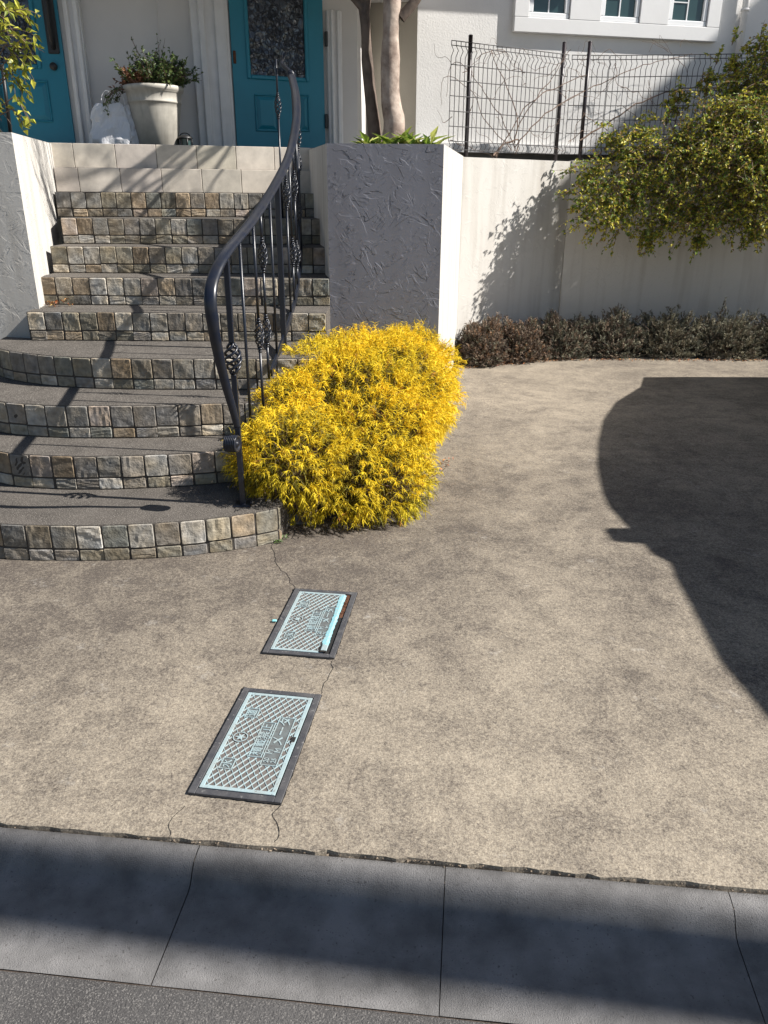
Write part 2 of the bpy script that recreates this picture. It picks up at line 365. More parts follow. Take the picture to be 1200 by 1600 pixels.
# kerb with a dished gutter: cross section, precast units with joints
prof=[(.0,-.04),(.0008,-.003),(.02,-.0035),(.046,-.008),(.060,-.018),(.072,-.034),(.084,-.046),(.100,-.052),(.2,-.055),(.335,-.058)]
joints=[.533,1.150,1.815]; step=.64
cuts=[joints[0]-step*k for k in range(14,0,-1)]+joints+[joints[2]+step*k for k in range(1,18)]
km=MB(); km.smooth=True
for a,b in zip(cuts[:-1],cuts[1:]):
    a+=.0011; b-=.0011; n=6; row=[]
    vs=[];fs=[]
    dz=random.uniform(-.0012,.0012); sh=random.uniform(-.03,.03)
    for i in range(n+1):
        s=a+(b-a)*i/n
        for d,z in prof:
            zz=z+dz-(.0012 if i in (0,n) else 0); vs.append(kp(s,d,zz))
    m_=len(prof)
    for i in range(n):
        for j in range(m_-1): fs.append((i*m_+j,(i+1)*m_+j,(i+1)*m_+j+1,i*m_+j+1))
    km.add(vs,fs)
kb=tag(km.build('kerb',MT['kerb']),kind='structure')
um=MB(); um.add([kp(s0,-.02,-.062),kp(s1,-.02,-.062),kp(s1,.34,-.062),kp(s0,.34,-.062)],[(0,1,2,3)])
um.build('joint_bed',MT['soil'],kb)
rm=MB(); vs=[];fs=[]; NR=400
for i in range(NR+1):
    s=s0+(s1-s0)*i/NR; vs+=[kp(s,.338+.0025*noise.noise(Vector((s*20,0,4))),-.060),kp(s,.35,-.0565),kp(s,7,-.05)]
for i in range(NR):
    for j in range(2): fs.append((i*3+j,i*3+3+j,i*3+4+j,i*3+1+j))
rm.add(vs,fs); tag(rm.build('road',MT['asphalt']),kind='structure')
# hairline cracks in the slab
def crack(pts,w=.004):
    P=[at_z(x,y,.0) for x,y in pts]; P=resample(catmull([Vector(p) for p in P],8),n=60); mb=MB(); vs=[];fs=[]
    for i,p in enumerate(P):
        j=Vector((noise.noise(p*25),noise.noise(p*25+Vector((5,5,5))),0))*.012
        t=(P[min(i+1,60)]-P[max(i-1,0)]).normalized(); nn=Vector((-t.y,t.x,0)); ww=w*(.35+.6*abs(noise.noise(p*60)))
        vs+=[(p+j+nn*ww).to_tuple()[:2]+(.0042,),(p+j-nn*ww).to_tuple()[:2]+(.0042,)]
    for i in range(60): fs.append((2*i,2*i+1,2*i+3,2*i+2))
    mb.add(vs,fs); mb.build('crack',MT['hole'],drive)
crack([(424,852),(432,880),(448,900),(461,921)],.0022)
crack([(520,1034),(517,1055),(505,1072),(503,1085)],.002)
crack([(437,1260),(429,1280),(433,1300),(428,1318)],.002)
crack([(290,1262),(268,1285),(262,1308)],.0016)
crack([(830,712),(850,722),(890,728),(915,728)],.0012)

# ================================================================ STAIRS
RZ=.173
def V2(l): return [Vector((x,y,0)) for x,y in l]
RIS=[
 [(-3.3,4.95),(-2.95,4.1),(-2.5,3.5),(-2.1,3.22),(-1.7,3.13),(-1.4,3.115),(-1.13,3.13),(-.86,3.18),(-.62,3.265),(-.50,3.33)],
 [(-2.95,4.95),(-2.68,4.3),(-2.3,3.87),(-1.90,3.64),(-1.7,3.585),(-1.41,3.57),(-1.04,3.615),(-.72,3.70),(-.42,3.80)],
 [(-2.65,4.95),(-2.48,4.45),(-2.25,4.13),(-2.02,3.96),(-1.76,3.89),(-1.49,3.875),(-1.17,3.895),(-.84,3.94),(-.40,4.02)],
 [(-2.42,4.95),(-2.37,4.70),(-2.25,4.53),(-2.05,4.40),(-1.79,4.30),(-1.42,4.25),(-.9,4.255),(-.37,4.28)],
 [(-2.20,4.83),(-1.2,4.82),(-.362,4.83)],
 [(-2.25,5.18),(-1.2,5.165),(-.36,5.17)],
 [(-2.27,5.50),(-1.2,5.49),(-.38,5.51)],
 [(-2.30,5.82),(-1.2,5.84),(-.42,5.90)],
 [(-2.45,6.16),(-1.2,6.33),(-.52,6.47)],
]
TROW=[[(-2.50,6.33),(-1.2,6.62),(-.56,6.80)],[(-2.62,6.40),(-1.2,6.72),(-.58,6.90)]]
stairs=empty('entrance_stairs',(-1.3,4,0),'stone faced curved entrance stairs with grey treads and pale tiled landing','stairs')
PAL=[(.28,.245,.20),(.33,.30,.25),(.25,.225,.195),(.30,.265,.20),(.23,.205,.155),(.37,.34,.29),(.27,.25,.225),(.29,.225,.155),(.34,.27,.19),(.21,.195,.17),(.40,.37,.32),(.25,.215,.165),(.24,.235,.20)]
def stone(mb, Pa, Pb, z0, z1, n, dep, col):
    """rough cleft stone on a wall strip from Pa to Pb, outward n"""
    GU=(0,.03,.10,.24,.37,.5,.63,.76,.90,.97,1); G=10; vs=[];fs=[]; off=Vector((random.uniform(0,99),random.uniform(0,99),random.uniform(0,99)))
    ang=random.uniform(0,math.pi); tilt=random.uniform(-.25,.25); tilt2=random.uniform(-.25,.25)
    w=(Pb-Pa).length; h=z1-z0; jz=[random.uniform(-.002,.002) for _ in range(4)]
    for j in range(G+1):
        v=GU[j]
        for i in range(G+1):
            u=GU[i]
            e=min(min(u,1-u)*w, min(v,1-v)*h)
            fall=min(1,e/.003); fall=math.sqrt(max(0,1-(1-fall)**2))
            x=u*math.cos(ang)+v*math.sin(ang)
            q=Vector((u*w*26,v*h*26,0))+off
            q2=Vector((x*4+noise.noise(q*.5),0,0))+off
            cl=noise.noise(q*.6)*.0020+ (abs(noise.noise(q2)))*.0055 + noise.noise(q*2.4)*.0008
            d=fall*(dep+cl+tilt*(u-.5)*.010+tilt2*(v-.5)*.010)
            # rounded plan corners
            uu=u;vv=v
            rc=.10
            p=Pa.lerp(Pb,.5+(uu-.5)*(1-.06*max(0,abs(vv-.5)*2-.75)*2))
            z=z0+h*(.5+(vv-.5)*(1-.06*max(0,abs(uu-.5)*2-.75)*2))
            p=p+n*d; vs.append((p.x,p.y,z))
    k=G+1
    for j in range(G):
        for i in range(G): fs.append((j*k+i,j*k+i+1,(j+1)*k+i+1,(j+1)*k+i))
    b=len(mb.v); mb.add(vs,fs,col=col,mi=1,smooth=False)
    # paler arrises / mineral veins
    for q_ in range(len(vs)):
        u=GU[q_%k]; v=GU[q_//k]
        e=min(u,1-u,v,1-v)
        t=1+ .35*noise.noise(Vector((u*3,v*3,0))+off) + (.12 if .01<e<.06 else 0)
        hue=noise.noise(Vector((u*1.6,v*1.6,5))+off)
        c=mb.c[b+q_]; mb.c[b+q_]=(c[0]*t*(1+.10*hue),c[1]*t,c[2]*t*(1-.16*hue))
def step(idx, front, back):
    z1=(idx+1)*RZ; z0=idx*RZ-.0
    F=resample(catmull(V2(front),10),n=80); B=resample(catmull(V2(back),10),n=80)
    B=[p+Vector((0,.06,0)) for p in B]
    mb=MB()
    top=[(p.x,p.y,z1) for p in F]+[(p.x,p.y,z1) for p in B]
    mb.add(top,[(i,i+1,82+i,81+i) for i in range(80)])
    bt=[(p.x,p.y,z0-.002) for p in F]
    mb.add([(p.x,p.y,z1) for p in F]+bt,[(i,81+i,82+i,i+1) for i in range(80)])
    for e in (0,80):
        mb.add([(F[e].x,F[e].y,z0),(B[e].x,B[e].y,z0),(B[e].x,B[e].y,z1),(F[e].x,F[e].y,z1)],[(0,1,2,3)])
    st=mb.build('step',MT['tread'],stairs)
    # facing
    L=[Vector((p.x,p.y,0)) for p in F]
    tot=sum((L[i+1]-L[i]).length for i in range(80)); pitch=.111 if idx>3 else .113; n=max(1,round(tot/pitch))
    pts=resample(L,n=n); fm=MB()
    # mortar bed
    FF=[]
    for i,p in enumerate(L):
        t=(L[min(i+1,80)]-L[max(i-1,0)]).normalized(); nn=Vector((t.y,-t.x,0)); FF.append(p+nn*.006)
    fm.add([(p.x,p.y,z1-.004) for p in FF]+[(p.x,p.y,z0) for p in FF],[(i,81+i,82+i,i+1) for i in range(80)],mi=0)
    fm.add([(p.x,p.y,z1-.004) for p in FF]+[(p.x,p.y,z1-.003) for p in L],[(i,i+1,82+i,81+i) for i in range(80)],mi=0)
    for i in range(n):
        a,b=pts[i],pts[i+1]; t=(b-a).normalized(); nn=Vector((t.y,-t.x,0)); gp=random.uniform(.0016,.0030)
        a2=a+t*gp+nn*.005; b2=b-t*gp+nn*.005
        zs=z0+.060+random.uniform(-.004,.003)
        r=random.random()
        def pc():
            c=random.choice(PAL); s=random.uniform(.75,1.25)
            if random.random()<.025: c=(.40,.33,.27)
            if random.random()<.08: c=(.48,.42,.33)
            return tuple(v*s for v in c)
        stone(fm,a2,b2,zs+.003,z1-.001-random.uniform(0,.003),nn,random.uniform(.003,.006),pc())
        sh=random.uniform(-.006,.006)
        stone(fm,a2+t*sh,b2+t*sh*.5,z0+.004,zs-.003,nn,random.uniform(.003,.006),pc())
    # closing edge strip on the right hand end
    e=FF[80]; t=(L[80]-L[79]).normalized(); back=Vector((-t.y,t.x,0))
    for (za,zb) in ((z0+.007,z0+.056),(z0+.064,z1-.002)):
        if idx in (0,): 
            stone(fm,e+t*.004,e+t*.004+back*.10,za,zb,t,.010,random.choice(PAL))
            stone(fm,e+t*.004+back*.108,e+t*.004+back*.19,za,zb,t,.010,random.choice(PAL))
    fm.build('stone_facing',[MT['mortar'],MT['stone']],st,fix=False)
for i in range(9):
    nxt = RIS[i+1] if i<8 else TROW[0]
    step(i,RIS[i],nxt)
# tiled landing
def tile_row(idx,line,offs):
    z0=idx*RZ; z1=z0+RZ
    L=resample(V2(line),n=40); tot=sum((L[i+1]-L[i]).length for i in range(40))
    mb=MB(); mb.add([(p.x,p.y,z1-.003) for p in L]+[(p.x,p.y,z0-.002) for p in L],[(i,41+i,42+i,i+1) for i in range(40)],mi=0)
    back=[(-2.7,8.9),(-.6,8.9)] if idx==10 else [(L[0].x,L[0].y+.14),(L[-1].x,L[-1].y+.16)]
    mb.add([(L[0].x,L[0].y,z1-.004),(L[40].x,L[40].y,z1-.004),(back[1][0],back[1][1],z1-.004),(back[0][0],back[0][1],z1-.004)],[(0,1,2,3)],mi=0)
    ends=[0]; s=offs
    while s<tot: ends.append(s); s+=.305
    ends.append(tot)
    def P(s):
        f=s/tot*40; i=min(39,int(f)); return L[i].lerp(L[i+1],f-i)
    for a,b in zip(ends[:-1],ends[1:]):
        if b-a<.02: continue
        A=P(a+.0022); B=P(b-.0022); t=(B-A).normalized(); n=Vector((t.y,-t.x,0)); k=random.uniform(.9,1.06); c=(k,k*random.uniform(.97,1),k*random.uniform(.93,1))
        M=Matrix(((t.x,-n.x,0,A.x),(t.y,-n.y,0,A.y),(0,0,1,0),(0,0,0,1)))
        w_=(B-A).length
        mb.cbox(0,w_,-.008,.03,z0+.003,z1,.0025,M=M,col=c,mi=1)
    return mb.build('tile_course',[MT['grout'],MT['tile']],stairs)
tile_row(9,TROW[0],.17); tile_row(10,TROW[1],.245)
fl=MB(); 
fl.prism([(-6.8,6.1),(-2.64,6.42),(-1.2,6.76),(-.6,6.93),(-.30,7.3),(-.20,9.0),(-6.8,9.0)],1.75,1.899)
fl.build('landing_floor',MT['tile'],stairs)

# ================================================================ GARDEN WALLS
def ringwall(mb,outer,inner,z0,zt,mi=0):
    n=len(outer)
    vs=[(x,y,z0) for x,y in outer]+[(x,y,zt[i]) for i,(x,y) in enumerate(outer)]+[(x,y,zt[i]) for i,(x,y) in enumerate(inner)]+[(x,y,zt[i]-.35) for i,(x,y) in enumerate(inner)]
    for i in range(n):
        j=(i+1)%n
        mb.add([vs[i],vs[j],vs[n+j],vs[n+i]],[(0,1,2,3)],mi=mi[i] if isinstance(mi,list) else mi)
        mb.add([vs[n+i],vs[n+j],vs[2*n+j],vs[2*n+i]],[(0,1,2,3)])
        mb.add([vs[2*n+i],vs[2*n+j],vs[3*n+j],vs[3*n+i]],[(0,1,2,3)])
    return vs
# planter by the stairs
PA,PB,PC,PD,PE=(-.360,5.175),(.357,5.20),(.735,7.98),(-.22,8.2),(-.64,6.98)
pm=MB()
ringwall(pm,[PA,PB,PC,PD,PE],[(-.27,5.28),(.27,5.30),(.61,7.88),(-.17,8.08),(-.53,6.95)],-.02,[1.828,1.828,1.90,1.90,1.89],mi=[1,0,0,0,0])
pl=empty('planter_box',(0,6,0),'tall rendered planter box beside the stairs with darker troweled front','planter')
pm.build('wall',[MT['stucco'],MT['stucco_dark']],pl,fix=False)
so_=MB(); so_.add([(-.3,5.25,1.80),(.3,5.25,1.80),(.63,7.9,1.83),(-.2,8.1,1.83),(-.55,6.95,1.82)],[(0,1,2,3,4)]); so_.build('soil',MT['soil'],pl)
# left wall
lm=MB()
LW=[(-4.8,4.97),(-2.195,4.96),(-2.53,6.60),(-2.62,8.8)]
ringwall(lm,[(-6.8,4.97),(-2.175,4.96),(-2.60,6.72),(-6.8,6.2)],[(-6.7,5.07),(-2.30,5.07),(-2.70,6.58),(-6.7,6.08)],.0,[1.865,1.865,1.905,1.9])
lw=empty('garden_wall',(-3,5.5,0),'pale rough rendered wall left of the stairs, lit on its inner face','wall')
lm.build('wall',MT['stucco'],lw,fix=False)
so_=MB(); so_.add([(-6.75,5.0,1.72),(-2.2,5.0,1.72),(-2.65,6.6,1.72),(-6.75,6.15,1.72)],[(0,1,2,3)]); so_.build('soil',MT['soil'],lw)
# wall behind the driveway: bright length then the length under the shrub
W0=Vector((.735,7.98)); W1=Vector((1.93,8.75)); W2=Vector((7.5,9.15))
def wallbox(A,B,t,z0,z1,mb,extA=0,**k):
    d=(B-A).normalized(); n=Vector((-d.y,d.x)); A=A-d*extA
    mb.prism([(A.x,A.y),(B.x,B.y),(B.x+n.x*t,B.y+n.y*t),(A.x+n.x*t,A.y+n.y*t)],z0,z1,**k)
w1=MB(); wallbox(W0,W1,.14,-.02,1.895,w1,extA=-.002)
tag(w1.build('garden_wall',MT['stucco']),'sunlit beige rendered retaining wall carrying the fence, right of the planter box','wall')
w2=MB(); wallbox(W1+Vector((.004,-.012)),W2,.14,-.02,1.905,w2)
tag(w2.build('garden_wall',MT['stucco']),'shaded grey retaining wall underneath the overhanging green shrub','wall')

# ================================================================ HOUSE
house=empty('house',(0,9,0),'white rendered house with teal doors and small framed windows','house')
LP0,LP1=(-6.8,7.1448),(-1.93,7.62)      # porch wall with left door
RP1=(-.27,8.26)                        # right end of porch wall with right door
def wseg(mb,A,B,t,z0,z1,ext=0,**k): wallbox(Vector(A),Vector(B),t,z0,z1,mb,ext,**k)
hw=MB()
wseg(hw,LP0,LP1,.2,1.6,6.5,mi=0); wseg(hw,(LP1[0]+.003,LP1[1]-.03),RP1,.2,1.6,6.5,mi=0)
hw.prism([RP1,(-.20,9.1),(-.4,9.3),(-.5,8.35)],1.6,6.5,mi=0)
BAYB=on_wall(650,160,(0,8.9),(1,8.9)); BB=(BAYB.x,8.9); BANG=R(12.5)
BD=Vector((math.cos(BANG),math.sin(BANG)))
def bay(s,off=0): return (BB[0]+BD.x*s+BD.y*off, BB[1]+BD.y*s-BD.x*off)
hw.build('wall',MT['porch_wall'],house)
bw=MB(); cm=(.62,.56,.46)
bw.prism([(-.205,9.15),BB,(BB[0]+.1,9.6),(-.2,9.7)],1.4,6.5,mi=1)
bw.prism([(BB[0]+.0015,BB[1]),bay(4.05),bay(6.5,-.03),(7,12),(BB[0]+.05,12)],2.02,6.5,mi=0)
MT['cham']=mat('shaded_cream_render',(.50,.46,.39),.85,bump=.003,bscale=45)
bw.build('bay_wall',[MT['stucco_white'],MT['cham']],house)
db=MB(); db.prism([bay(.02,-.06),bay(6.4,-.06),(6.8,11.8),(.5,11.8)],.5,2.02); db.build('base_wall',MT['dado'],house)  # shade under the ledge is put into this wall's dark colour
lg=MB()
a=bay(-.02,.06); b=bay(6.3,.06); c=bay(6.3,-.05); d=bay(-.02,-.05)
lg.prism([a,b,c,d],[0]*1 and 0 or 1.99,2.075); lg.build('base_ledge',MT['trim'],house)
# unseen porch roof; its right-hand wing is added to keep sun off the doors
up=MB()
up.prism([(-7,6.98),(.3,6.98),(.3,9.0),(-7,9.0)],3.34,3.7)
up.prism([(.3,6.98),(1.45,6.98),(1.45,8.40),(.3,8.45)],3.34,3.65)
up.build('porch_shade_canopy',MT['trim'],house)
ev=MB(); q=on_wall(852,28,BB,bay(4)); ds=.45/math.sin(R(SUN_OFF)+BANG); se=(Vector((q.x,q.y))-Vector(BB)).dot(BD)+ds*math.cos(R(SUN_OFF)+BANG); ze=q.z+ds*math.tan(R(SUN_EL)); ev.prism([bay(-.3,.45),bay(se,.45),bay(se,-.6),bay(-.3,-.6)],ze,ze+.14); ev.build('shade_eave',MT['trim'],house)  # unseen overhang, added and sized so its end casts the slanting shadow
rf=MB(); 
rf.prism([(-7,7.3),(-.1,8.4),(.1,12),(-7,12)],6.5,6.7); rf.prism([bay(-.4,.45),bay(7,.45),(7.2,12.2),(.2,12.2)],6.505,6.72)
rf.build('roof',MT['dado'],house)
# frames on a wall: local frame helper
def wallM(A,B,off=0):
    A=Vector(A);B=Vector(B);t=(B-A).normalized(); n=Vector((t.y,-t.x))
    return Matrix(((t.x,-n.x,0,A.x+n.x*off),(t.y,-n.y,0,A.y+n.y*off),(0,0,1,0),(0,0,0,1))), t, A   # local x along wall, -y outward
def wl(x,y,A,B):
    p=on_wall(x,y,A,B); M_,t,A_=wallM(A,B); return ((Vector((p.x,p.y))-A_).dot(t), p.z)
# porch pilasters
RA=(LP1[0]+.003,LP1[1]-.03)
def pil(name,A,B,xa,xb,yy,z0=1.9,z1=3.1,deps=(.05,.085,.03)):
    M_,_,_=wallM(A,B); a=wl(xa,yy,A,B)[0]; b=wl(xb,yy,A,B)[0]; w_=b-a; mb=MB()
    mb.cbox(a,b,-deps[0],.02,z0,z1,.004,M=M_)
    mb.cbox(a+w_*.18,a+w_*.34,-deps[1],-deps[0]+.004,z0,z1,.006,M=M_)
    mb.cbox(a+w_*.62,b-w_*.1,-deps[1]+.012,-deps[0]+.004,z0,z1,.006,M=M_)
    return mb.build(name,MT['trim'],house)
pil('door_trim',LP0,LP1,118,143,150); pil('door_trim',RA,RP1,306,362,150); pil('door_trim',RA,RP1,511,533,150)
def door(A,B,xl,xr,yref,winx,winy,panels,panel_y,ztop,zb=1.905):
    """panelled door leaf; winx etc are photo measurements on the door plane"""
    M_,_,_=wallM(A,B); a=wl(xl,yref,A,B)[0]; b=wl(xr,yref,A,B)[0]
    mb=MB(); wx0=wl(winx[0],winy,A,B)[0]; wx1=wl(winx[1],winy,A,B)[0]; wz=wl(sum(winx)/2,winy,A,B)[1]
    # stiles and rails around the glass
    mb.box(a,wx0,-.03,.02,zb,ztop,M=M_); mb.box(wx1,b,-.03,.02,zb,ztop,M=M_); mb.box(wx0,wx1,-.03,.02,zb,wz,M=M_)
    # glass moulding
    mo=.035
    mb.cbox(wx0-mo,wx0,-.045,-.028,wz-mo,ztop,.008,M=M_); mb.cbox(wx1,wx1+mo,-.045,-.028,wz-mo,ztop,.008,M=M_); mb.cbox(wx0,wx1,-.045,-.028,wz-mo,wz,.008,M=M_)
    for (pa,pb) in panels:
        x0=wl(pa,panel_y[0],A,B)[0]; x1=wl(pb,panel_y[0],A,B)[0]; z1=wl((pa+pb)/2,panel_y[0],A,B)[1]; z0=wl((pa+pb)/2,panel_y[1],A,B)[1]; r=.014
        mb.cbox(x0,x1,-.042,-.028,z1-r,z1,.005,M=M_); mb.cbox(x0,x1,-.042,-.028,z0,z0+r,.005,M=M_)
        mb.cbox(x0,x0+r,-.042,-.028,z0+r,z1-r,.005,M=M_); mb.cbox(x1-r,x1,-.042,-.028,z0+r,z1-r,.005,M=M_)
        i=.05; vs=[Vector((x,-y,z)) for x,z,y in ((x0+.02,z0+.02,.031),(x1-.02,z0+.02,.031),(x1-.02,z1-.02,.031),(x0+.02,z1-.02,.031),(x0+i,z0+i,.046),(x1-i,z0+i,.046),(x1-i,z1-i,.046),(x0+i,z1-i,.046))]
        mb.add([M_@v for v in vs],[(0,1,5,4),(1,2,6,5),(2,3,7,6),(3,0,4,7),(4,5,6,7)])
    d=mb.build('door',MT['teal'],house)
    gm=MB(); gm.box(wx0-.005,wx1+.005,-.018,.0,wz-.005,ztop,M=M_); gp=gm.build('glass_pane',MT['lead'],d)
    # lead came pattern
    lm_=MB(); k=0; rnd=random.Random(3)
    W=wx1-wx0; H=ztop-wz
    for i in range(150):
        x=wx0+rnd.random()*W; z=wz+rnd.random()*H; n=rnd.choice((5,6)); rr=rnd.uniform(.03,.05); a0=rnd.random()*6
        pts=[]
        for q in range(n+1):
            aa=a0+q*2*math.pi/n; px=min(wx1,max(wx0,x+rr*math.cos(aa))); pz=max(wz,z+rr*1.2*math.sin(aa)); pts.append(M_@Vector((px,-.020,pz)))
        lm_.tube(pts,.0022,4,cap=False)
    lm_.build('lead_came',MT['iron_worn'],gp)
    for hz in (2.2,2.75):
        pass
    return d,M_,a,b,wx0,wx1,wz
dR=door(RA,RP1,367,506,180,(391,476),120,[(396,432),(465,481)],(148,206),3.3)
for yy in (62,190):
    hm=MB(); s,z=wl(508,yy,RA,RP1); hm.cbox(s-.014,s+.014,-.05,-.02,z-.06,z+.06,.004,M=dR[1]); hm.build('hinge',MT['black'],dR[0])
s,z=wl(364,90,RA,RP1); lk=MB(); lk.cbox(s-.005,s+.02,-.04,-.025,z-.05,z+.05,.004,M=dR[1]); lk.build('lock',MT['rust'],dR[0])
dL=door(LP0,LP1,12,113,180,(-60,60),100,[(28,76)],(126,191),3.3)
s,z=wl(84,60,LP0,LP1); hb=MB(); M_=dL[1]
hb.cbox(s-.05,s+.045,-.045,-.028,z-.12,z+.9,.008,M=M_); hb.tube([M_@Vector((s,-.04,z-.08)),M_@Vector((s,-.09,z-.02)),M_@Vector((s,-.10,z+.15)),M_@Vector((s,-.10,z+.4)),M_@Vector((s,-.04,z+.5))],.018,8)
hb.build('handle',MT['black'],dL[0])
s,z=wl(86,105,LP0,LP1); kn=MB(); kn.tube([M_@Vector((s,-.028,z)),M_@Vector((s,-.055,z))],.03,16); kn.build('deadbolt',MT['black'],dL[0])
# second leaf and dark gap left of it
d2=MB(); aa=wl(-140,180,LP0,LP1)[0]; a1=wl(7,180,LP0,LP1)[0]; d2.box(aa,a1,-.03,.02,1.905,3.3,M=M_); d2.build('side_panel',MT['teal'],house)
gp=MB(); gp.box(a1,dL[2],-.012,.0,1.905,3.3,M=M_); gp.build('door_gap',MT['hole'],house)
# downpipe by the porch
def pipe(x,y0,A,B,r,off=.05,z1=6):
    M_,_,_=wallM(A,B); s,z=wl(x,y0,A,B); mb=MB(); mb.tube([M_@Vector((s,-off,1.95)),M_@Vector((s,-off,z1))],r,12)
    for zz in (2.2,2.62,3.4): mb.tube([M_@Vector((s,-off,zz)),M_@Vector((s,-off,zz+.025))],r*1.25,12)
    return mb.build('downpipe',MT['trim'],house)
pipe(546,100,(-.5,8.45),(.3,8.45),.035)
# window band on the bay
A_,B_=BB,bay(4)
M_,_,_=wallM(A_,B_); L0=wl(800,40,A_,B_)[0]; L1=wl(1116,60,A_,B_)[0]; zb=wl(800,51,A_,B_)[1]
print('band',L0,L1,zb)
wb=MB()
WN=[(823,887,24),(934,995,35),(1038,1099,45)]
ws=[]
for xa,xb,yb in WN:
    a=wl(xa,yb,A_,B_); b=wl(xb,yb,A_,B_); ws.append((a[0],b[0],a[1]))
zt=3.9; zw=sum(w_[2] for w_ in ws)/3
wb.cbox(L0,L1,-.06,.0,zb,zw,.005,M=M_)
xs=[L0]+[v for w_ in ws for v in (w_[0],w_[1])]+[L1]
for i in range(0,len(xs),2): wb.cbox(xs[i],xs[i+1],-.06,.0,zw+.0005,zt,.004,M=M_)
wb.cbox(L0,L1,-.06,.0,zt+.001,zt+.12,.005,M=M_)
wb.build('window_surround',MT['surround'],house)
for (a,b,z) in ws:
    f=MB(); t=.052; z=zw
    f.cbox(a+.006,b-.006,-.045,-.005,z+.004,z+t,.006,M=M_); f.cbox(a+.006,a+t,-.045,-.005,z+t,zt-t,.006,M=M_); f.cbox(b-t,b-.006,-.045,-.005,z+t,zt-t,.006,M=M_); f.cbox(a+.006,b-.006,-.045,-.005,zt-t,zt-.004,.006,M=M_)
    wo_=f.build('window',MT['vinyl'],house)
    p=MB(); p.box(a+t,b-t,-.018,-.012,z+t,zt-t,M=M_); p.build('glass_pane',MT['glass'],wo_)
    p=MB(); mx_=(a+b)/2; p.box(mx_-.006,mx_+.006,-.026,-.019,z+t,zt-t,M=M_); p.box(a+t,mx_-.0065,-.026,-.019,zt-.45,zt-.44,M=M_); p.build('muntin',MT['vinyl'],wo_)
pipe(1152,60,A_,B_,.035,.06)

# ================================================================ HANDRAIL
rail=empty('stair_handrail',(-.67,3.35,.173),'black wrought iron stair handrail with twisted basket balusters and rolled end','handrail')
HP=[(371,668,3.27),(364,640,3.255),(352,597,3.24),(341,550,3.21),(333,505,3.19),(329,465,3.20),(335,432,3.27),(354,396,3.42),(395,345,3.85),(430,290,4.48),(453,240,4.98),(463,190,5.32),(462,150,5.60),(455,118,5.88)]
HPw=[at_Y(*p) for p in HP]
hp=catmull(HPw,10)
mo=MB()
prof_=[(-.013,-.014),(.013,-.014),(.014,-.006),(.020,-.003),(.026,.005),(.023,.012),(.012,.017),(0,.0185),(-.012,.017),(-.023,.012),(-.026,.005),(-.020,-.003),(-.014,-.006)]
# reference direction so the profile's cap faces outward on the swoop
mo.smooth=True
# orient: at top end up = z ; sweep from top to bottom with parallel transport
hr=list(reversed(hp)); mo.sweep(hr,prof_,[min(1,.55+.45*(len(hr)-1-i)/42) for i in range(len(hr))],ref=Vector((0,0,1)))
mo.build('rail',MT['iron_worn'],rail)
# rolled scroll end: short cylinder with ridges, axis across
sc=at_Y(361,693,3.27); sm_=MB()
ax=Vector((.97,-.22,0)).normalized(); wd=.058
e2=ax.cross(Vector((0,0,1))).normalized()
def disc(c,prof,n=28):
    vs=[];fs=[]
    for (r,t) in prof:
        for j in range(n):
            a=2*math.pi*j/n; vs.append(c+ax*t+(e2*math.cos(a)+Vector((0,0,1))*math.sin(a))*r)
    for i in range(len(prof)-1):
        for j in range(n): fs.append((i*n+j,i*n+(j+1)%n,(i+1)*n+(j+1)%n,(i+1)*n+j))
    sm_.add(vs,fs,smooth=True)
pr=[(0,-wd/2)]
for k in range(7):
    t=-wd/2+wd*(k+.0)/7; pr+=[(.034,t+.001),(.0385,t+.003),(.0385,t+.006),(.034,t+.0078)]
pr+=[(.030,wd/2),(.028,wd/2-.006),(.012,wd/2-.006),(.010,wd/2+.002),(0,wd/2+.003)]
disc(sc+Vector((.004,0,0)),pr); sm_.build('scroll_end',MT['iron_worn'],rail)
# collar and small curl at the top end
tb0=HPw[-1]; td=(HPw[-1]-HPw[-2]).normalized(); cu=MB()
cu.tube([tb0-td*.012,tb0-td*.004,tb0+td*.004,tb0+td*.012],[.020,.027,.027,.020],14); cu.tube([tb0+td*.018,tb0+td*.026,tb0+td*.034],[.019,.026,.019],14)
cu.build('collar',MT['iron_worn'],rail)
cu=MB(); c2=[tb0+td*.02,tb0+Vector((-.03,.10,.045)),tb0+Vector((-.075,.22,.085)),tb0+Vector((-.105,.34,.12)),tb0+Vector((-.10,.42,.165)),tb0+Vector((-.085,.44,.20))]
P_=catmull(c2,6); cu.tube(P_,[.017-.007*i/(len(P_)-1) for i in range(len(P_))],10); cu.build('rail_curl',MT['iron_worn'],rail)
def rail_at(Y):
    best=min((p for p in hp[60:]),key=lambda p:abs(p.y-Y)); return best
def treadz(x,Y):
    z=0
    for i in range(9):
        pts=V2(RIS[i]); yy=None
        for a,b in zip(pts[:-1],pts[1:]):
            if a.x<=x<=b.x: yy=a.y+(b.y-a.y)*(x-a.x)/(b.x-a.x); break
        if yy is None: yy=pts[-1].y
        if Y>yy: z=(i+1)*RZ
    return z
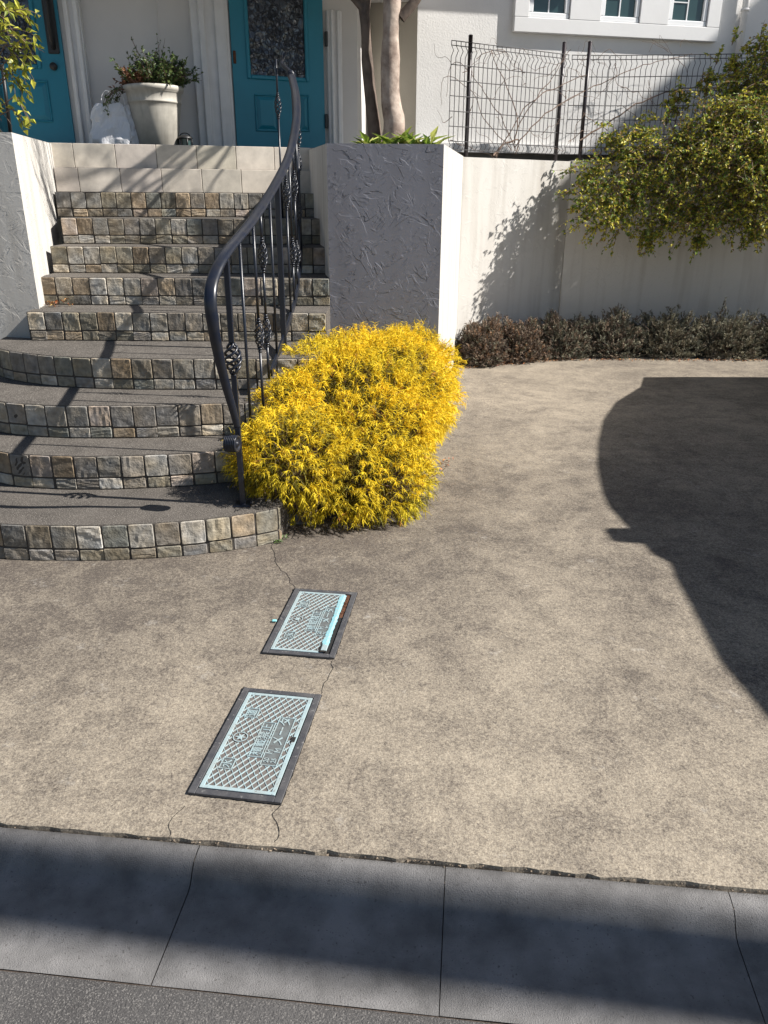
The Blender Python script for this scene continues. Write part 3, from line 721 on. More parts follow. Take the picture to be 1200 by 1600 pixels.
# stringer flat bar that follows the flight
sp=[]
for p in hp[84:]:
    sp.append(Vector((p.x,p.y,p.z-.83)))
stq=MB(); stq.sweep(resample(sp,n=30),[(-.006,-.02),(.006,-.02),(.006,.02),(-.006,.02)],ref=Vector((0,0,1))); stq.build('stringer_bar',MT['iron'],rail)
def basket(mb,c,h=.125,r=.023,turn=1.15,tr=.0046):
    for k in range(4):
        pts=[]
        for i in range(17):
            t=i/16; rr=.006+(r-.006)*math.sin(math.pi*t)**.8; a=2*math.pi*(turn*t+k/4); pts.append(Vector((c.x+rr*math.cos(a),c.y+rr*math.sin(a),c.z-h/2+h*t)))
        mb.tube(pts,tr,6)
    for s in (-1,1):
        for q,rq in ((0,.013),(.012,.010)):
            z=c.z+s*(h/2+.004+q); mb.tube([Vector((c.x,c.y,z-.004)),Vector((c.x,c.y,z+.004))],rq,10)
def baluster(x,y,zb_,zt_,kinds,r=.0075,name='baluster'):
    z=zb_; o=None
    for kz in list(sorted(kinds))+[None]:
        mb=MB(); ze=zt_ if kz is None else kz-.062
        mb.tube([Vector((x,y,z)),Vector((x,y,ze))],r,6)
        if o is None: o=mb.build(name,MT['iron'],rail)
        else: mb.build('rod',MT['iron'],o)
        if kz is not None:
            b=MB(); basket(b,Vector((x,y,kz)),r=.0225,tr=.004); b.build('basket',MT['iron'],o); z=kz+.062
    return o
def sqpost(x,y,z0,z1,w_,name='newel_post',kinds=()):
    z=z0; o=None
    for kz in list(sorted(kinds))+[None]:
        mb=MB(); ze=z1 if kz is None else kz-.07
        mb.cbox(x-w_,x+w_,y-w_,y+w_,z,ze,.003)
        if o is None:
            mb.cbox(x-.04,x+.04,y-.04,y+.04,z0,z0+.006,.002); o=mb.build(name,MT['iron'],rail)
        else: mb.build('rod',MT['iron'],o)
        if kz is not None:
            b=MB(); basket(b,Vector((x,y,kz)),h=.14,r=.036,tr=.0062); b.build('basket',MT['iron'],o); z=kz+.07
    return o
# newel standing on the first tread
nb=at_z(378,792,RZ); sqpost(nb.x,nb.y+.03,RZ,1.27,.0125,kinds=(.86,))
# main post at mid flight and at the top
for Y in (4.55,5.75):
    p=rail_at(Y); sqpost(p.x,p.y,treadz(p.x,p.y),p.z-.01,.0155)
ys=[3.62,3.83,4.06,4.30,4.78,4.94,5.10,5.26,5.42,5.56]
pat=[(),(.42,),(.62,.25),(),(.68,),(.3,),(.6,.2),(.35,),(.7,),(.45,)]
for Y,kk in zip(ys,pat):
    p=rail_at(Y); zlo=p.z-.83; 
    if Y<3.9: zlo=max(treadz(p.x,Y)+.0,p.z-.95)
    baluster(p.x,p.y,zlo,p.z-.012,[zlo+k for k in kk])
# thin curling bar standing at the top by the landing
q=at_Y(437,230,6.15); fb=MB()
basexy=(q.x,q.y)
baluster(q.x,q.y,treadz(q.x,q.y)+.0,2.42,[2.13])

# ================================================================ METER COVERS
def text_mesh(body,size,M,z0,z1,align='CENTER'):
    cu=bpy.data.curves.new('txt','FONT'); cu.body=body; cu.size=size; cu.align_x=align; cu.align_y='CENTER'; cu.extrude=(z1-z0)/2; cu.resolution_u=2; cu.offset=0
    o=bpy.data.objects.new('txt',cu); COL.objects.link(o); dg=bpy.context.evaluated_depsgraph_get(); dg.update()
    me=bpy.data.meshes.new_from_object(o.evaluated_get(dg)); bpy.data.objects.remove(o)
    xs=[v.co.x for v in me.vertices]
    vs=[M@Vector((v.co.x,v.co.y,v.co.z+(z0+z1)/2)) for v in me.vertices]; fs=[tuple(p.vertices) for p in me.polygons]
    return vs,fs
def cover(c4,label,broken):
    P=[at_z(x,y,.0) for x,y in c4]      # far-left, far-right, near-left, near-right
    c=sum(P,Vector())/4; c.z=0
    ux=((P[1]-P[0])+(P[3]-P[2])).normalized(); uy=Vector((-ux.y,ux.x,0))
    yy=((P[0]-P[2])+(P[1]-P[3])).normalized()
    ang=math.atan2(-yy.x,yy.y)
    ux=Vector((math.cos(ang),math.sin(ang),0)); uy=Vector((-ux.y,ux.x,0))
    wd=.262; ln=.492
    root=empty('water_meter_cover',(c.x,c.y,.0062),label,'meter cover','water meter covers set in the driveway',rz=ang)
    M=Matrix(((ux.x,uy.x,0,c.x),(ux.y,uy.y,0,c.y),(0,0,1,.0),(0,0,0,1)))
    z=.006; fw=.021
    f=MB(); hw_=wd/2; hl=ln/2
    f.cbox(-hw_,-hw_+fw,-hl,hl,z-.01,z+.006,.0015,M=M); f.cbox(hw_-fw,hw_,-hl,hl,z-.01,z+.006,.0015,M=M)
    f.cbox(-hw_+fw,hw_-fw,-hl,-hl+fw,z-.01,z+.0058,.0015,M=M); f.cbox(-hw_+fw,hw_-fw,hl-fw,hl,z-.01,z+.0058,.0015,M=M)
    f.build('frame',MT['frame'],root)
    ed=MB(); vs=[];fs=[]; rng_=[]
    for (xa,ya),(xb,yb) in (((-hw_,-hl),(hw_,-hl)),((hw_,-hl),(hw_,hl)),((hw_,hl),(-hw_,hl)),((-hw_,hl),(-hw_,-hl))):
        for q in range(60):
            f_=q/60; x=xa+(xb-xa)*f_; y=ya+(yb-ya)*f_; nx,ny=(1 if x>hw_*.999 else -1 if x<-hw_*.999 else 0),(1 if y>hl*.999 else -1 if y<-hl*.999 else 0)
            g_=.0012+.0045*max(0,noise.noise(Vector((c.x+x*40,y*40,0)))+.12)+.003*max(0,noise.noise(Vector((x*130,y*130,c.y))))
            rng_.append((M@Vector((x-nx*.002,y-ny*.002,z+.0022)),M@Vector((x+nx*g_,y+ny*g_,z+.0022))))
    for a0,b0 in rng_: vs+=[a0,b0]
    for q in range(240): fs.append((2*q,2*q+1,(2*q+3)%480,(2*q+2)%480))
    ed.add(vs,fs); ed.build('broken_joint',MT['hole'],root,fix=False)
    gb=MB(); gb.box(-hw_+.01,hw_-.01,-hl+.01,hl-.01,z-.009,z+.0005,M=M); gb.build('gap',MT['hole'],root)
    # lid
    a=hw_-fw-.003; b=hl-fw-.003; xr=a-(.022 if broken else 0)
    base=MB(); base.box(-a,xr,-b,b,z+.0006,z+.0028,M=M); lid=base.build('lid',MT['lid_deep'],root)
    zt0,zt1=z+.0028,z+.0058
    rb=MB(); e=.012
    rb.cbox(-a,-a+e,-b,b,zt0-.002,zt1,.0008,M=M); rb.cbox(-a+e,xr,-b,-b+e,zt0-.002,zt1,.0008,M=M); rb.cbox(-a+e,xr,b-e,b,zt0-.002,zt1,.0008,M=M)
    if not broken: rb.cbox(a-e,a,-b+e,b-e,zt0-.002,zt1,.0008,M=M)
    # plates (x across, y along) : centre, half sizes
    plates=[((-.062,-.118),(.017,.021)),((-.062,.118),(.017,.021)),((.006,.0),(.017,.078)),((.055,.0),(.023,.108))]
    star=(-.062,.0,.023)
    def inside(x,y,m=.003):
        if abs(x)>1: return True
        for (cx,cy),(sx,sy) in plates:
            if abs(x-cx)<sx+m and abs(y-cy)<sy+m: return True
        return (x-star[0])**2+(y-star[1])**2<(star[2]+m)**2
    px_,py_=.0215,.0345
    lim=xr-(0 if broken else e)
    for sgn in (1,-1):
        k=-40
        while k<40:
            pts=[]
            # line: x/px_ + sgn*y/py_ = k
            run=[]
            N_=260
            for i in range(N_+1):
                y=-b+e+(2*b-2*e)*i/N_; x=(k*1.0-sgn*y/py_)*px_
                ok = -a+e<=x<=lim and not inside(x,y)
                if ok: run.append((x,y))
                if (not ok or i==N_) and run:
                    if len(run)>1:
                        (x0,y0),(x1,y1)=run[0],run[-1]; d=Vector((x1-x0,y1-y0)); d.normalize(); n=Vector((-d.y,d.x))*.0014
                        rb.add([M@Vector(v) for v in ((x0+n.x,y0+n.y,zt0),(x1+n.x,y1+n.y,zt0),(x1-n.x,y1-n.y,zt0),(x0-n.x,y0-n.y,zt0),(x0+n.x*.6,y0+n.y*.6,zt1-.0004*sgn-.0006),(x1+n.x*.6,y1+n.y*.6,zt1-.0004*sgn-.0006),(x1-n.x*.6,y1-n.y*.6,zt1-.0004*sgn-.0006),(x0-n.x*.6,y0-n.y*.6,zt1-.0004*sgn-.0006))],[(4,5,6,7),(0,1,5,4),(2,3,7,6),(1,2,6,5),(3,0,4,7)])
                    run=[]
            k+=1
    pm_=MB()
    for (cx,cy),(sx,sy) in plates: pm_.box(cx-sx,min(cx+sx,lim),cy-sy,cy+sy,zt0-.001,zt0+.0009,M=M)
    pm_.build('word_plate',MT['plate'],lid)
    # plate rims
    for (cx,cy),(sx,sy) in plates:
        t=.0022
        x1=min(cx+sx,lim) 
        rb.box(cx-sx-t,cx-sx,cy-sy-t,cy+sy+t,zt0,zt1,M=M); 
        if cx+sx<lim: rb.box(cx+sx,cx+sx+t,cy-sy-t,cy+sy+t,zt0,zt1,M=M)
        rb.box(cx-sx,x1,cy-sy-t,cy-sy,zt0,zt1,M=M); rb.box(cx-sx,x1,cy+sy,cy+sy+t,zt0,zt1,M=M)
    # ring + six pointed emblem
    n=36; vs=[]
    for r_ in (star[2]-.0035,star[2]):
        for j in range(n): vs.append(M@Vector((star[0]+r_*math.cos(2*math.pi*j/n),star[1]+r_*math.sin(2*math.pi*j/n),zt1)))
    rb.add(vs,[(j,(j+1)%n,n+(j+1)%n,n+j) for j in range(n)])
    vs=[]
    for j in range(12):
        r_=.0185 if j%2==0 else .0075; vs.append(M@Vector((star[0]+r_*math.cos(math.pi*j/6),star[1]+r_*math.sin(math.pi*j/6),zt1-.0003)))
    rb.add(vs+[M@Vector((star[0],star[1],zt1+.001))],[(j,(j+1)%12,12) for j in range(12)])
    rb.build('raised_lattice',MT['lid'],lid,fix=False)
    # writing: reads away from the road, tops of the characters to the left
    TR=Matrix.Rotation(math.pi/2,4,'Z')
    def tx(body,size,x,y,sx=1.0):
        T=M@Matrix.Translation((x,y,0))@TR@Matrix.Diagonal((sx,1,1,1)); vs,fs=text_mesh(body,size,T,zt0-.001,zt1-.0002); tm=MB(); tm.add(vs,fs); tm.build('lettering',MT['lid'],lid,fix=False)
    tx('水',.034,-.062,-.118); tx('道',.034,-.062,.118); tx('積載禁止',.036,.006,0,1.0)
    if not broken: tx('メータ',.042,.055,.045,1.08)
    else: tx('メータ',.036,.050,.045,1.08)
    tx('20',.021,.0435,-.088); tx('25',.021,.0655,-.088,1); tx('M',.026,.0435,-.052); tx('M',.026,.0655,-.044)
    if broken:
        bm_=MB(); vs=[];fs=[]; N_=40
        for i in range(N_+1):
            y=-b+.03+(2*b-.04)*i/N_; j=.004*noise.noise(Vector((y*60,1,0)))
            wv=.004+.010*abs(noise.noise(Vector((y*45,7,0))))+.004*noise.noise(Vector((y*140,2,0)))+(.006 if y<-.12 else 0)
            vs+=[M@Vector((xr-.010-.004*(i/N_)+j-wv*.5,y,zt1+.0004)),M@Vector((xr-.002+j+.003*noise.noise(Vector((y*160,4,0))),y,zt1+.0015)),M@Vector((xr+.004+j+.3*wv,y,zt1-.002)),M@Vector((xr+.004+j+.3*wv,y,z-.004))]
        for i in range(N_):
            for k in range(3): fs.append((i*4+k,i*4+4+k,i*4+5+k,i*4+1+k))
        bm_.add(vs,fs); bm_.build('torn_edge',MT['cyan'],lid,fix=False)
        ru=MB(); rn=random.Random(5)
        for i in range(170):
            y=rn.uniform(.05,b-.005); x=rn.uniform(xr+.002,a); s=rn.uniform(.0015,.004)
            vs=[M@Vector((x+rn.uniform(-s,s),y+rn.uniform(-s,s),z+.001+rn.uniform(0,.004))) for _ in range(4)]
            ru.add(vs,[(0,1,2),(0,2,3),(0,3,1),(1,3,2)])
        ru.box(xr,a+.001,.04,b,z+.0006,z+.0012,M=M)
        ru.build('rust_flakes',MT['rust'],root)
        hk=MB(); hk.cbox(a-.034,a-.012,-b+.006,-b+.050,zt1-.002,zt1+.0035,.002,M=M); hk.build('key_flap',MT['lid'],lid)
        ho=MB(); ho.box(a-.040,a-.034,-b+.004,-b+.06,zt1+.0002,zt1+.0009,M=M); ho.box(a-.034,a-.012,-b+.0,-b+.010,zt1+.0003,zt1+.0042,M=M); ho.build('key_hole',MT['hole'],lid)
    else:
        ho=MB(); ho.cbox(a-.016,a-.003,.0,.022,zt1+.0001,zt1+.0012,.0005,M=M); ho.build('key_hole',MT['hole'],lid)
    return root
cover([(461,922),(560,927),(410,1026),(520,1033)],'pale blue lattice water meter cover with a broken rusty right edge, nearer the stairs',True)
cover([(381,1080),(503,1087),(295,1245),(437,1258)],'intact pale blue lattice water meter cover in dark frame, nearer the kerb',False)
ch=MB(); p=at_z(430,971,.006); 
ch.cbox(p.x-.012,p.x+.006,p.y-.006,p.y+.006,.006,.013,.002); tag(ch.build('plastic_fragment',MT['bluechip']),'tiny blue broken chip lying left of the upper meter cover','debris')

# ================================================================ PLANTS
def thread_spray(mb,p,out,rnd,col,L=.07,nth=11,w=.0016,droop=1.0,side=.055):
    """arching branchlet with hanging thread-like leaves"""
    out=out.normalized(); up=Vector((0,0,1))
    d0=(out*.9+up*rnd.uniform(.0,.7)+Vector((rnd.uniform(-.5,.5),rnd.uniform(-.5,.5),rnd.uniform(-.2,.3)))).normalized()
    def ribbon(a,d,ln,dr,ww,c):
        q=a.copy(); dd=d.copy(); pts=[q.copy()]
        n=4
        for i in range(n):
            dd=(dd+Vector((0,0,-dr))+Vector((rnd.uniform(-.12,.12),rnd.uniform(-.12,.12),0))).normalized(); q=q+dd*(ln/n); pts.append(q.copy())
        sx=d.cross(Vector((rnd.uniform(-1,1),rnd.uniform(-1,1),rnd.uniform(.2,1)))).normalized()
        vs=[];fs=[]
        for i,pp in enumerate(pts):
            k=ww*(1-.75*i/n); vs+=[pp+sx*k,pp-sx*k]
        for i in range(n): fs.append((2*i,2*i+1,2*i+3,2*i+2))
        mb.add(vs,fs,col=c,smooth=False); return pts
    ln=L*rnd.uniform(.7,1.3)
    spine=ribbon(p,d0,ln*1.2,.12*droop,w*1.5,tuple(v*.8 for v in col))
    for k in range(nth):
        t=rnd.random(); i=min(3,int(t*4)); a=spine[i].lerp(spine[i+1],t*4-i)
        d=(spine[i+1]-spine[i]).normalized(); s=Vector((rnd.uniform(-1,1),rnd.uniform(-1,1),rnd.uniform(-.5,.6)))
        s=(s-d*s.dot(d)); s=s.normalized() if s.length>.01 else d
        dv=rnd.uniform(.75,1.25); c=tuple(v*dv for v in col)
        ribbon(a,(d*.75+s*.75).normalized(),side*rnd.uniform(.5,1.2),.30*droop*rnd.uniform(.4,1.3),w,c)
rn=random.Random(11)
# golden thread cypress: mound over the strip between steps and driveway
LOB=[(-.26,3.78,.24,.40,.36,.27),(-.43,3.60,.34,.25,.26,.20),(-.07,3.98,.32,.31,.40,.28),(-.17,4.20,.42,.48,.42,.28),(.02,4.42,.46,.38,.46,.27),(-.06,4.70,.49,.44,.42,.23),(-.24,4.62,.52,.26,.36,.22),(.12,4.62,.38,.27,.42,.28),(.16,4.95,.50,.28,.34,.23),(-.02,3.72,.16,.26,.26,.16),(-.42,4.50,.48,.22,.30,.25),(-.46,4.05,.42,.22,.26,.20),(-.585,3.60,.32,.14,.17,.13)]
def inlobe(p,skip):
    for i,(x,y,z,a,b,c) in enumerate(LOB):
        if i==skip: continue
        if ((p.x-x)/a)**2+((p.y-y)/b)**2+((p.z-z)/c)**2<.80: return True
    return False
gb_=MB(); cnt=0
area=[a*b+b*c+a*c for (_,_,_,a,b,c) in LOB]; tot=sum(area)
for li,(x,y,z,a,b,c) in enumerate(LOB):
    n=int(13000*area[li]/tot)
    for i in range(n):
        u=Vector((rn.gauss(0,1),rn.gauss(0,1),rn.gauss(0,1))).normalized()
        p=Vector((x+u.x*a,y+u.y*b,z+u.z*c))
        if p.z<.03 or inlobe(p,li): continue
        bump=1+.20*noise.noise(p*5.0)+.13*noise.noise(p*13)
        dep=rn.choice((1,1,1,.93,.86)); q=Vector((x,y,z))+(p-Vector((x,y,z)))*bump*dep
        if q.z<.02: continue
        nrm=Vector((u.x/a,u.y/b,u.z/c)).normalized()
        # patchy: growth tips yellow, greener and duller towards the ground
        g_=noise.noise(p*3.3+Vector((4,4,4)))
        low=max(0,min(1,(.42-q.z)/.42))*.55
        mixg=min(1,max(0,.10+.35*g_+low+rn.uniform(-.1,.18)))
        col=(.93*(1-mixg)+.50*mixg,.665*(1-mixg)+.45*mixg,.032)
        if rn.random()<.012: col=(.45,.22,.05)
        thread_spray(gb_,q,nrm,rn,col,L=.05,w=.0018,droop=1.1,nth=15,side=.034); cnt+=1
print('sprays',cnt,len(gb_.f))
core=MB()
for (x,y,z,a,b,c) in LOB:
    for i in range(130):
        u=Vector((rn.gauss(0,1),rn.gauss(0,1),rn.gauss(0,.7))); u=u.normalized()
        o=Vector((x+rn.uniform(-.08,.08),y+rn.uniform(-.08,.08),.02)); e=Vector((x+u.x*a*.9,y+u.y*b*.9,max(.04,z+abs(u.z)*c*.85)))
        mid=o.lerp(e,.5)+Vector((rn.uniform(-.05,.05),rn.uniform(-.05,.05),.06))
        core.tube([o,mid,e],[.005,.003,.0015],4,cap=False)
bush=empty('golden_cypress_bush',(-.05,4.2,0),'bright golden yellow thread leaf cypress bush between the stairs and driveway','bush')
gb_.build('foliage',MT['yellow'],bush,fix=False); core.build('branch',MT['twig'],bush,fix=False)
# small low inner volume of denser old growth
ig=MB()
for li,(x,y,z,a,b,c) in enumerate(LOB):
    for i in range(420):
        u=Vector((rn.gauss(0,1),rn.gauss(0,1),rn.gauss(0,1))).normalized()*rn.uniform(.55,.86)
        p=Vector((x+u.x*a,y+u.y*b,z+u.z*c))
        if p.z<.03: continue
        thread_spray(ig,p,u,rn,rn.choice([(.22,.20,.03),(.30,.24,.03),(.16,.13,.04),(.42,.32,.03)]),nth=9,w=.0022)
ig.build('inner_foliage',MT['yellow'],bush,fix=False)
cb=MB(); cp=at_z(468,818,0); cb.cbox(cp.x-.07,cp.x+.06,cp.y-.02,cp.y+.10,0,.06,.004); tag(cb.build('edging_block',MT['kerb']),'small grey concrete edging block half hidden under the golden bush','block')

# juniper bed
def juniper(cx,cy,rx,ry,h,cols,label,n=1500):
    mb=MB()
    for i in range(n):
        u=Vector((rn.gauss(0,1),rn.gauss(0,1),abs(rn.gauss(0,1)))).normalized(); k=rn.uniform(.6,1.0)
        p=Vector((cx+u.x*rx*k,cy+u.y*ry*k,u.z*h*k*(1+.8*noise.noise(Vector((cx+u.x*rx,cy,u.z))*7))))
        p.z=max(.015,p.z)
        c=rn.choice(cols); s=rn.uniform(.7,1.3)
        thread_spray(mb,p,(u+Vector((0,0,.25))),rn,tuple(v*s for v in c),L=.045,nth=11,w=.0038,droop=.25,side=.022)
    st=MB()
    for i in range(26):
        a=rn.uniform(0,6.28); e=Vector((cx+rx*.85*math.cos(a),cy+ry*.85*math.sin(a),rn.uniform(.4,.95)*h)); st.tube([Vector((cx,cy,.0)),Vector((cx,cy,0)).lerp(e,.5)+Vector((0,0,.05)),e],[.008,.005,.002],5,cap=False)
    r=empty('juniper_bush',(cx,cy,0),label,'bush','junipers in the bed along the garden wall')
    mb.build('foliage',MT['juniper'],r,fix=False); st.build('branch',MT['twig'],r)
BR=[(.21,.155,.115),(.15,.115,.09),(.26,.20,.15),(.12,.095,.08),(.19,.18,.13),(.25,.15,.09)]; GR=[(.20,.20,.145),(.14,.14,.11),(.27,.25,.185),(.19,.16,.11),(.30,.28,.20),(.15,.125,.095)]
MX=BR[:3]+GR[:3]
JU=[(.98,7.80,.26,.36,.36,BR,'brown winter burnt juniper at the left end of the bed, against the planter box'),
(1.36,8.00,.34,.36,.36,BR,'rust brown juniper in the bed below the leafy shadow on the beige wall'),
(1.86,8.22,.36,.38,.40,MX,'mixed brown and green juniper in front of the corner between the two walls'),
(2.42,8.30,.40,.38,.42,MX[1:],'dull olive juniper second right of the wall corner, under the shrub tips'),
(3.0,8.30,.42,.40,.42,GR,'grey green juniper under the middle of the overhanging shrub'),
(3.62,8.28,.42,.40,.44,GR,'greyest juniper, second from the right frame edge in the bed'),
(4.3,8.28,.46,.42,.48,GR,'tallest grey green juniper at the right end of the bed')]
for j in JU: juniper(j[0],j[1],j[2],j[3],j[4]*.92,j[5],j[6],n=2700)

# leafy growth
def leaf(mb,p,d,nrm,L,W,col,rnd,fold=.3):
    s=d.cross(nrm); 
    if s.length<.01: return
    s.normalize(); nrm=s.cross(d).normalized()
    a=p; m1=p+d*L*.45; e=p+d*L-nrm*L*.15
    vs=[a,m1+s*W*.5+nrm*W*fold,e,m1-s*W*.5+nrm*W*fold,m1]
    mb.add(vs,[(0,1,4),(1,2,4),(2,3,4),(3,0,4)],col=col)
def twigleaves(lb,tb,base,d,ln,rnd,cols,LS,LW,nl,droop=.1,r=.003,spread=1.0):
    q=base.copy(); dd=d.normalized(); n=7; pts=[q.copy()]
    for i in range(n):
        dd=(dd+Vector((rnd.uniform(-.18,.18),rnd.uniform(-.18,.18),-droop+rnd.uniform(-.1,.1)))).normalized(); q=q+dd*ln/n; pts.append(q.copy())
    tb.tube(pts,[r*(1-.8*i/n)+.0004 for i in range(n+1)],4,cap=False)
    for k in range(nl):
        t=rnd.uniform(.1,1); i=min(n-1,int(t*n)); a=pts[i].lerp(pts[i+1],t*n-i); dr=(pts[i+1]-pts[i]).normalized()
        s=Vector((rnd.uniform(-1,1),rnd.uniform(-1,1),rnd.uniform(-.8,.8)))*spread
        ld=(dr*.6+s).normalized(); nn=Vector((rnd.uniform(-.6,.6),rnd.uniform(-.9,.3),rnd.uniform(.2,1))).normalized()
        c=rnd.choice(cols); sc=rnd.uniform(.7,1.3); leaf(lb,a,ld,nn,LS*rnd.uniform(.7,1.3),LW*rnd.uniform(.7,1.3),tuple(v*sc for v in c),rnd)
    return pts
# big shrub hanging over the right wall
rn2=random.Random(21)
OLV=[(.40,.40,.05),(.56,.50,.07),(.13,.17,.03),(.62,.54,.08),(.10,.16,.03),(.22,.31,.04),(.16,.24,.04),(.30,.19,.06),(.42,.38,.05)]
sl_=MB(); st_=MB()
roots=[Vector((x,9.02+rn2.uniform(-.05,.08),1.85)) for x in (2.7,3.0,3.3,3.6,3.9,4.2,4.6,5.0,5.5)]
def limb(a,b,r0,r1,bend):
    mid=a.lerp(b,.5)+bend; P=catmull([a,mid,b],5); n=len(P); st_.tube(P,[r0+(r1-r0)*i/(n-1) for i in range(n)],5,cap=False); return P
clumps=[]
# photo positions (px,py,Y) of clump centres and radius
CL=[(930,275,8.25,.16),(915,325,8.15,.14),(985,300,8.25,.24),(1040,330,8.25,.22),(960,340,8.1,.13),(1090,330,8.3,.24),(1150,320,8.3,.26),(1205,300,8.3,.3),(985,240,8.4,.20),(1040,260,8.3,.26),(1100,260,8.25,.28),(1160,250,8.25,.3),(1210,230,8.25,.3),(1075,215,8.4,.2),(1120,190,8.4,.24),(1175,190,8.4,.28),(1150,140,8.8,.22),(1195,130,8.8,.26),(1190,80,8.85,.14),(1150,105,8.85,.12),(960,215,8.5,.12),(1010,205,8.5,.12),(1060,160,8.85,.12),(1105,125,8.9,.1),(1020,370,8.3,.12),(1090,375,8.28,.10),(1180,360,8.28,.14),(950,310,8.15,.16),(1240,260,8.5,.35),(1260,330,8.35,.3),(1260,160,8.7,.35)]
for (x,y,Y,rad) in CL:
    c=at_Y(x,y,Y); rt=min(roots,key=lambda r:(r-c).length); P=limb(rt,c,.010,.004,Vector((0,-.08,.12)))
    n=int(640*rad*rad/.06)+14
    for k in range(n//5+4):
        u=Vector((rn2.gauss(0,1),rn2.gauss(0,.7),rn2.gauss(0,1)))*.45; b0=c+u*rad
        u=Vector((rn2.uniform(-1,1)-.1,rn2.uniform(-1,.4),rn2.uniform(-.7,1)))
        twigleaves(sl_,st_,b0,u,rad*rn2.uniform(.6,1.2),rn2,OLV,.034,.022,12,droop=.12)
# trailing tips at the lower left and long shoots
for (x,y,Y,dx,dz,l) in [(905,345,8.12,-.9,-.3,.35),(925,365,8.12,-.6,-.8,.3),(945,350,8.38,-.5,-.8,.3),(1000,380,8.3,0,-1,.2),(1015,385,8.3,.1,-1,.16),(1095,380,8.28,0,-1,.2),(885,300,8.2,-.9,.1,.25),(890,265,8.3,-.9,.2,.25),(960,370,8.35,-.4,-.8,.25),(1160,375,8.25,.2,-1,.14),(1010,215,8.8,-.3,1,.2),(1040,180,8.85,-.2,1,.25),(1120,90,8.9,-.1,1,.15),(1190,60,8.9,.1,1,.2),(1145,60,8.9,0,1,.15)]:
    b0=at_Y(x,y,Y)-Vector((dx,0,dz))*l*.4
    for k in range(4): twigleaves(sl_,st_,b0,Vector((dx+rn2.uniform(-.3,.3),rn2.uniform(-.4,.2),dz+rn2.uniform(-.3,.3))),l*rn2.uniform(.8,1.2),rn2,OLV,.032,.021,13,droop=.08)
shr=empty('overhanging_shrub',(3.6,9,1.85),'yellow green small leaved shrub spilling over the shaded wall through the fence','shrub')
sl_.build('foliage',MT['leaf'],shr,fix=False); st_.build('branch',MT['twig'],shr,fix=False)
# climber stems on the fence
vm=MB(); rn3=random.Random(9)
def vine(pts,r=.004,j=.02):
    r*=1.3
    P=[at_Y(x,y,8.25+(x-720)*.0031) for x,y in pts]; P=resample(catmull(P,6),n=26); P=[p+Vector((noise.noise(p*9)*j,noise.noise(p*9+Vector((3,0,0)))*.03,noise.noise(p*9+Vector((0,7,0)))*j)) for p in P]
    vm.tube(P,[r*(1-.6*i/26) for i in range(27)],4,cap=False)
vine([(770,245),(790,225),(812,220),(806,240)],.010); vine([(775,245),(800,200),(830,160),(880,130),(920,115)],.006); vine([(805,225),(808,180),(790,130),(775,100),(765,75)],.005)
vine([(806,235),(780,180),(740,120),(715,95),(703,110),(698,150)],.004); vine([(800,235),(760,190),(735,140),(700,120),(690,135),(690,165)],.0035)
vine([(808,200),(840,150),(870,110),(885,75)],.005); vine([(805,230),(850,180),(900,150),(950,125),(1010,100),(1080,85)],.005)
vine([(905,220),(960,185),(1000,160),(1060,140),(1140,130)],.007)
for i in range(64):
    x=rn3.uniform(700,1090); y=rn3.uniform(70,230); L_=rn3.uniform(20,80); a=rn3.uniform(0,6.28)
    vine([(x,y),(x+L_*.5*math.cos(a),y+L_*.5*math.sin(a)+rn3.uniform(-12,12)),(x+L_*math.cos(a+.5),max(66,min(238,y+L_*math.sin(a+.5))))],rn3.uniform(.0015,.003),.04)
tag(vm.build('climbing_vine',MT['twig'],fix=False),'tangle of bare leafless vine stems climbing the wire fence','vine')

# tree in the planter
tr=empty('planter_tree',(0,6.3,1.78),'bare smooth barked tree with twin trunks growing in the planter box','tree')
def trunk(pts,rs,mt,name,knob=.12):
    P=resample(catmull([Vector(p) for p in pts],8),n=44); n=16; mb=MB(); vs=[];fs=[]
    L_=len(P)
    for i,p in enumerate(P):
        t=(P[min(i+1,L_-1)]-P[max(i-1,0)]).normalized(); u=t.cross(Vector((0,1,0))); u=u.normalized() if u.length>.01 else Vector((1,0,0)); v=t.cross(u)
        f=i/(L_-1)*(len(rs)-1); k=min(len(rs)-2,int(f)); r=rs[k]+(rs[k+1]-rs[k])*(f-k)
        for j in range(n):
            a=2*math.pi*j/n; rr=r*(1+knob*noise.noise(Vector((math.cos(a),math.sin(a),p.z*5)))+knob*.6*noise.noise(Vector((math.cos(a)*2,math.sin(a)*2,p.z*14)))); vs.append(p+(u*math.cos(a)+v*math.sin(a))*rr)
    for i in range(L_-1):
        for j in range(n): fs.append((i*n+j,i*n+(j+1)%n,(i+1)*n+(j+1)%n,(i+1)*n+j))
    mb.add(vs,fs,smooth=True); return mb.build(name,mt,tr)
TY=6.8
def T(x,y,Y=TY): return at_Y(x,y,Y)
t1=[T(614,232),T(614,215),T(616,190),T(610,150),T(610,80),T(612,20),T(616,-60),T(640,-200,6.2)]
trunk(t1,[.088,.080,.070,.064,.066,.064,.058,.046],MT['bark'],'trunk')
t2=[T(586,230,6.92),T(586,212,6.92),T(580,160,6.92),T(574,100,6.92),T(570,30,6.92),T(560,-10,6.92),T(520,-90,6.45)]
trunk(t2,[.056,.050,.044,.038,.038,.035,.026],MT['bark_dark'],'trunk',.08)
trunk([T(570,24,6.92),T(575,-10,6.92),T(590,-80,6.6)],[.032,.03,.022],MT['bark_dark'],'branch',.08)
trunk([T(566,14,6.92),T(551,-3,6.92),T(520,-35,6.92)],[.024,.02,.014],MT['bark_dark'],'branch',.08)
